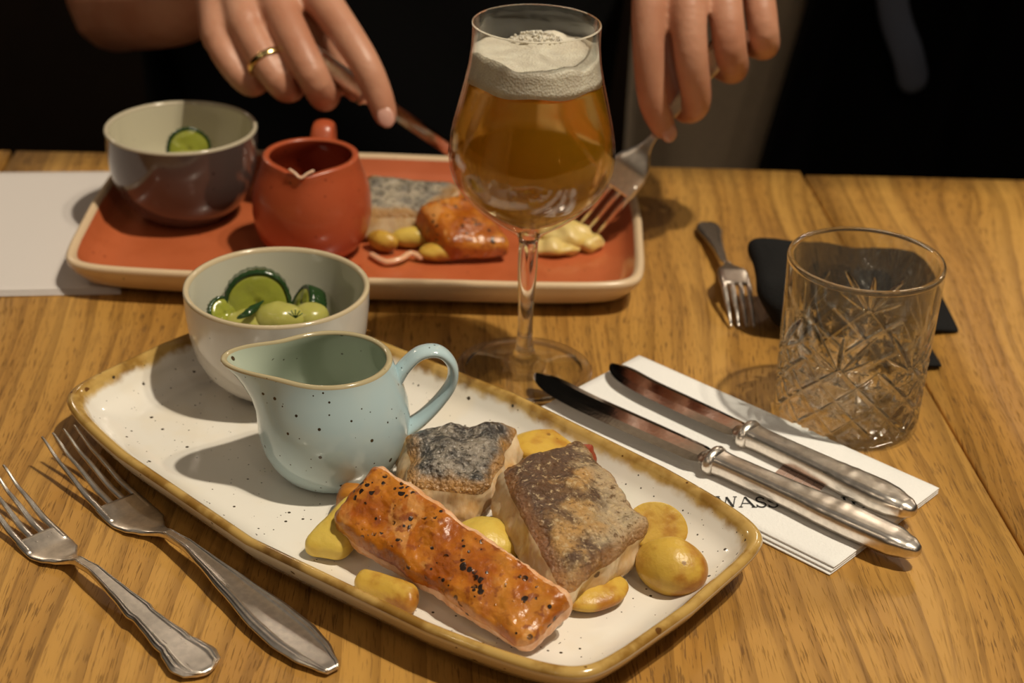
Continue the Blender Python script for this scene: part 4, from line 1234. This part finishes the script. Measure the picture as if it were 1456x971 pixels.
# shoulders, trunk core, neck and head
body.append(limb([(-27, 123, 36), (-11, 124, 40), (4.5, 123, 37)], [5.0, 6.0, 5.0], 6, 20))
body.append(limb([(-11, 124, 40), (-11, 125, 15), (-11, 126, -28)], [7.5, 8.5, 9.0], 6, 24))
body.append(limb([(-11, 124, 42), (-11, 122.5, 49), (-11, 121, 55)], [5.0, 4.4, 4.6], 6, 20))
body.append(limb([(-11, 119, 55), (-11, 118.6, 60), (-11, 119.4, 65)], [5.2, 6.6, 6.6], 6, 24))
body.append(ellipsoid((-11, 112.3, 58.5), (1.0, 1.2, 1.5), None, 0, 16, 10, 0))
for sx in (-1, 1):
    body.append(ellipsoid((-11 + sx * 6.8, 119.6, 59), (0.7, 1.3, 2.0), None, 0, 16, 10, 0))
V, F = join(*body)
bo = mesh('body', shift(V, PO), F, 'skin', person)
md = bo.modifiers.new('union', 'REMESH'); md.mode = 'VOXEL'; md.voxel_size = 0.0017; md.use_smooth_shade = True
ms = bo.modifiers.new('soften', 'SMOOTH'); ms.factor = 0.5; ms.iterations = 7
# nails
def nail(tip, prev, upv, r):
    d = (Vector(tip) - Vector(prev)).normalized()
    u = (Vector(upv) - d * Vector(upv).dot(d)).normalized()
    s = d.cross(u)
    c = Vector(tip) + u * (r * 0.80) + d * 0.15
    V, F = ellipsoid((0, 0, 0), (0.62, 0.48, 0.16), None, 0, 20, 12, 0)
    M = Matrix((d, s, u)).transposed()
    mesh('fingernail', shift([tuple(M @ Vector(v) + c) for v in V], PO), F, 'nail', person)
nail(RH['index'][0][4], RH['index'][0][3], (-0.05, -0.85, 0.55), 0.78)
nail(LH['index'][0][4], LH['index'][0][3], (0.1, -0.85, 0.5), 0.72)
# wedding ring on the ring finger of the knife hand
a, b = Vector(RH['ring'][0][1]), Vector(RH['ring'][0][2])
rc = a.lerp(b, 0.70)
d = (b - a).normalized()
e1 = d.orthogonal().normalized(); e2 = d.cross(e1)
ring = [[tuple(rc + (e1 * math.cos(2 * PI * k / 40) + e2 * math.sin(2 * PI * k / 40)) * (1.17 + 0.07 * math.cos(2 * PI * j / 10)) + d * (0.2 * math.sin(2 * PI * j / 10))) for j in range(10)] for k in range(40)]
V, F = loft(ring + [ring[0]], False)
mesh('wedding_ring', shift(V, PO), F, 'gold', person)
a, b = Vector(LH['pinky'][0][1]), Vector(LH['pinky'][0][2])
# shirt with short sleeves, trousers, hair
def torso(z): return interp([(-34, 17, 11.5), (-15, 17.5, 12), (5, 18.5, 12.3), (20, 20, 12.5), (32, 20.5, 11.5), (39, 17, 9.5), (44, 8.5, 7.5), (46, 6.5, 6.2)], z)
rings = []
for i in range(50):
    z = -34 + 80 * i / 49
    w, d = torso(z)
    rings.append([(-11 + w * math.cos(2 * PI * k / 64) * (1 + 0.012 * math.sin(9 * 2 * PI * k / 64 + z * 0.2)), 124.5 - (z + 34) * 0.02 + d * math.sin(2 * PI * k / 64) * (1 + 0.02 * math.sin(7 * 2 * PI * k / 64 + z * 0.3)), z) for k in range(64)])
sh = [loft(rings)]
sh.append(limb([(-25, 123.5, 36), (-28.5, 121.5, 28), (-29.7, 119, 21)], [6.3, 6.0, 5.6], 6, 24))
sh.append(limb([(3, 123.5, 36), (8, 122, 31), (12.5, 119.5, 25)], [6.2, 5.8, 5.2], 6, 24))
V, F = join(*sh)
so = mesh('shirt', shift(V, PO), F, 'shirt_cloth', person)
md = so.modifiers.new('union', 'REMESH'); md.mode = 'VOXEL'; md.voxel_size = 0.006; md.use_smooth_shade = True
tr = [limb([(-11, 126, -20), (-11, 126, -26)], [12, 11], 3, 24)]
for sx in (-1, 1):
    tr.append(limb([(-11 + sx * 8, 124, -29), (-11 + sx * 10, 104, -27), (-11 + sx * 10, 86, -26), (-11 + sx * 10, 85, -48), (-11 + sx * 10, 88, -73)], [8.5, 8, 6.5, 5.5, 5], 5, 20))
V, F = join(*tr)
to = mesh('trousers', shift(V, PO), F, 'trouser_cloth', person)
md = to.modifiers.new('union', 'REMESH'); md.mode = 'VOXEL'; md.voxel_size = 0.008; md.use_smooth_shade = True
V, F = ellipsoid((-11, 120.8, 63.2), (7.6, 8.2, 6.8), (0, -0.8, -0.6), 2.6, 40, 24, 0.3, 0.6, 2)
mesh('hair', shift(V, PO), F, 'hair', person)

# the cutlery in those hands
tip = Vector((-1.97, 94.84, 1.7)); grip = Vector((-10.37, 92.6, 8.34))
knife('table_knife', 'knife held in the diner hand with the gold ring', tuple(tip), tuple(tip + (grip - tip).normalized() * 15.0), None, 0.60, 0.42, 0.7, 0.15, 1.57)
tip = Vector((3.73, 87.67, 1.25)); grip = Vector((7.61, 87.9, 7.2))
fork('dinner_fork', 'silver fork pressed into crushed potato by the diner on the terracotta plate', tuple(tip), tuple(tip + (grip - tip).normalized() * 14.5), None,
     [(0, 0.0), (0.1, 0.35), (0.22, 0.6), (0.33, 0.55), (0.42, 0.2), (0.5, 0.0), (1.0, 0.0)], 0.26, 0.42, 0.48, 1.15,
     [(0.45, 0.22, 0.15), (0.55, 0.28, 0.15), (0.7, 0.45, 0.12), (0.85, 0.7, 0.11), (0.95, 0.7, 0.1), (1.0, 0.3, 0.08)], 1.35)

# ------------------------------------------------------------------ bench and coat behind
bench = thing('upholstered_bench', 'beige upholstered bench with a padded back across the table', 'bench', (48, 146, -75))
mesh('seat', *box(-38, 38, -24, 0, 28, 38, 3), 'beige_upholstery', bench)
mesh('backrest', *box(-38, 38, -3, 5, 38, 112, 3), 'beige_upholstery', bench)
mesh('base', *box(-36, 36, -22, -1, 0, 28, 0.5), 'dark_wood', bench)
# coat hung over the backrest: folded sheet with depth
ct = thing('coat', 'black coat draped over the beige bench back beyond the tumbler', 'coat', (40, 139, -37))
e0, e1_ = Vector((23.92, 137, 1.14)), Vector((21.11, 137, -14.46))
rings = []
NX, NZ = 90, 40
def cpt(i, j, back):
    z = 40 - (40 + 36) * j / NZ
    x0 = e0.x + (z - e0.z) * (e1_.x - e0.x) / (e1_.z - e0.z)
    x = x0 + (95 - x0) * i / NX
    y = 138.6 - 1.2 * math.sin(i * 0.42 + j * 0.05) - 0.8 * math.sin(i * 0.9 + 1.3 - j * 0.08) - 1.8 * (j / NZ)
    return (x - 40, y - 139 + (1.2 if back else -2.2), z + 37)
for j in range(NZ + 1):
    rings.append([cpt(i, j, False) for i in range(NX + 1)] + [cpt(i, j, True) for i in range(NX, -1, -1)])
V, F = loft(rings)
mesh('coat_body', V, F, 'coat_cloth', ct)
V, F = tube(smoothpath([tuple(Vector((29.23, 134, 5.66)) - Vector((40, 139, -37))), tuple(Vector((30.29, 133.4, 1.23)) - Vector((40, 139, -37))), tuple(Vector((31.68, 133, -1.86)) - Vector((40, 139, -37))), tuple(Vector((32.55, 133.4, -4.2)) - Vector((40, 139, -37)))], 8), 1.3, 14, 0.5, (1, 0, 0))
mesh('lining_fold', V, F, 'coat_stripe', ct)
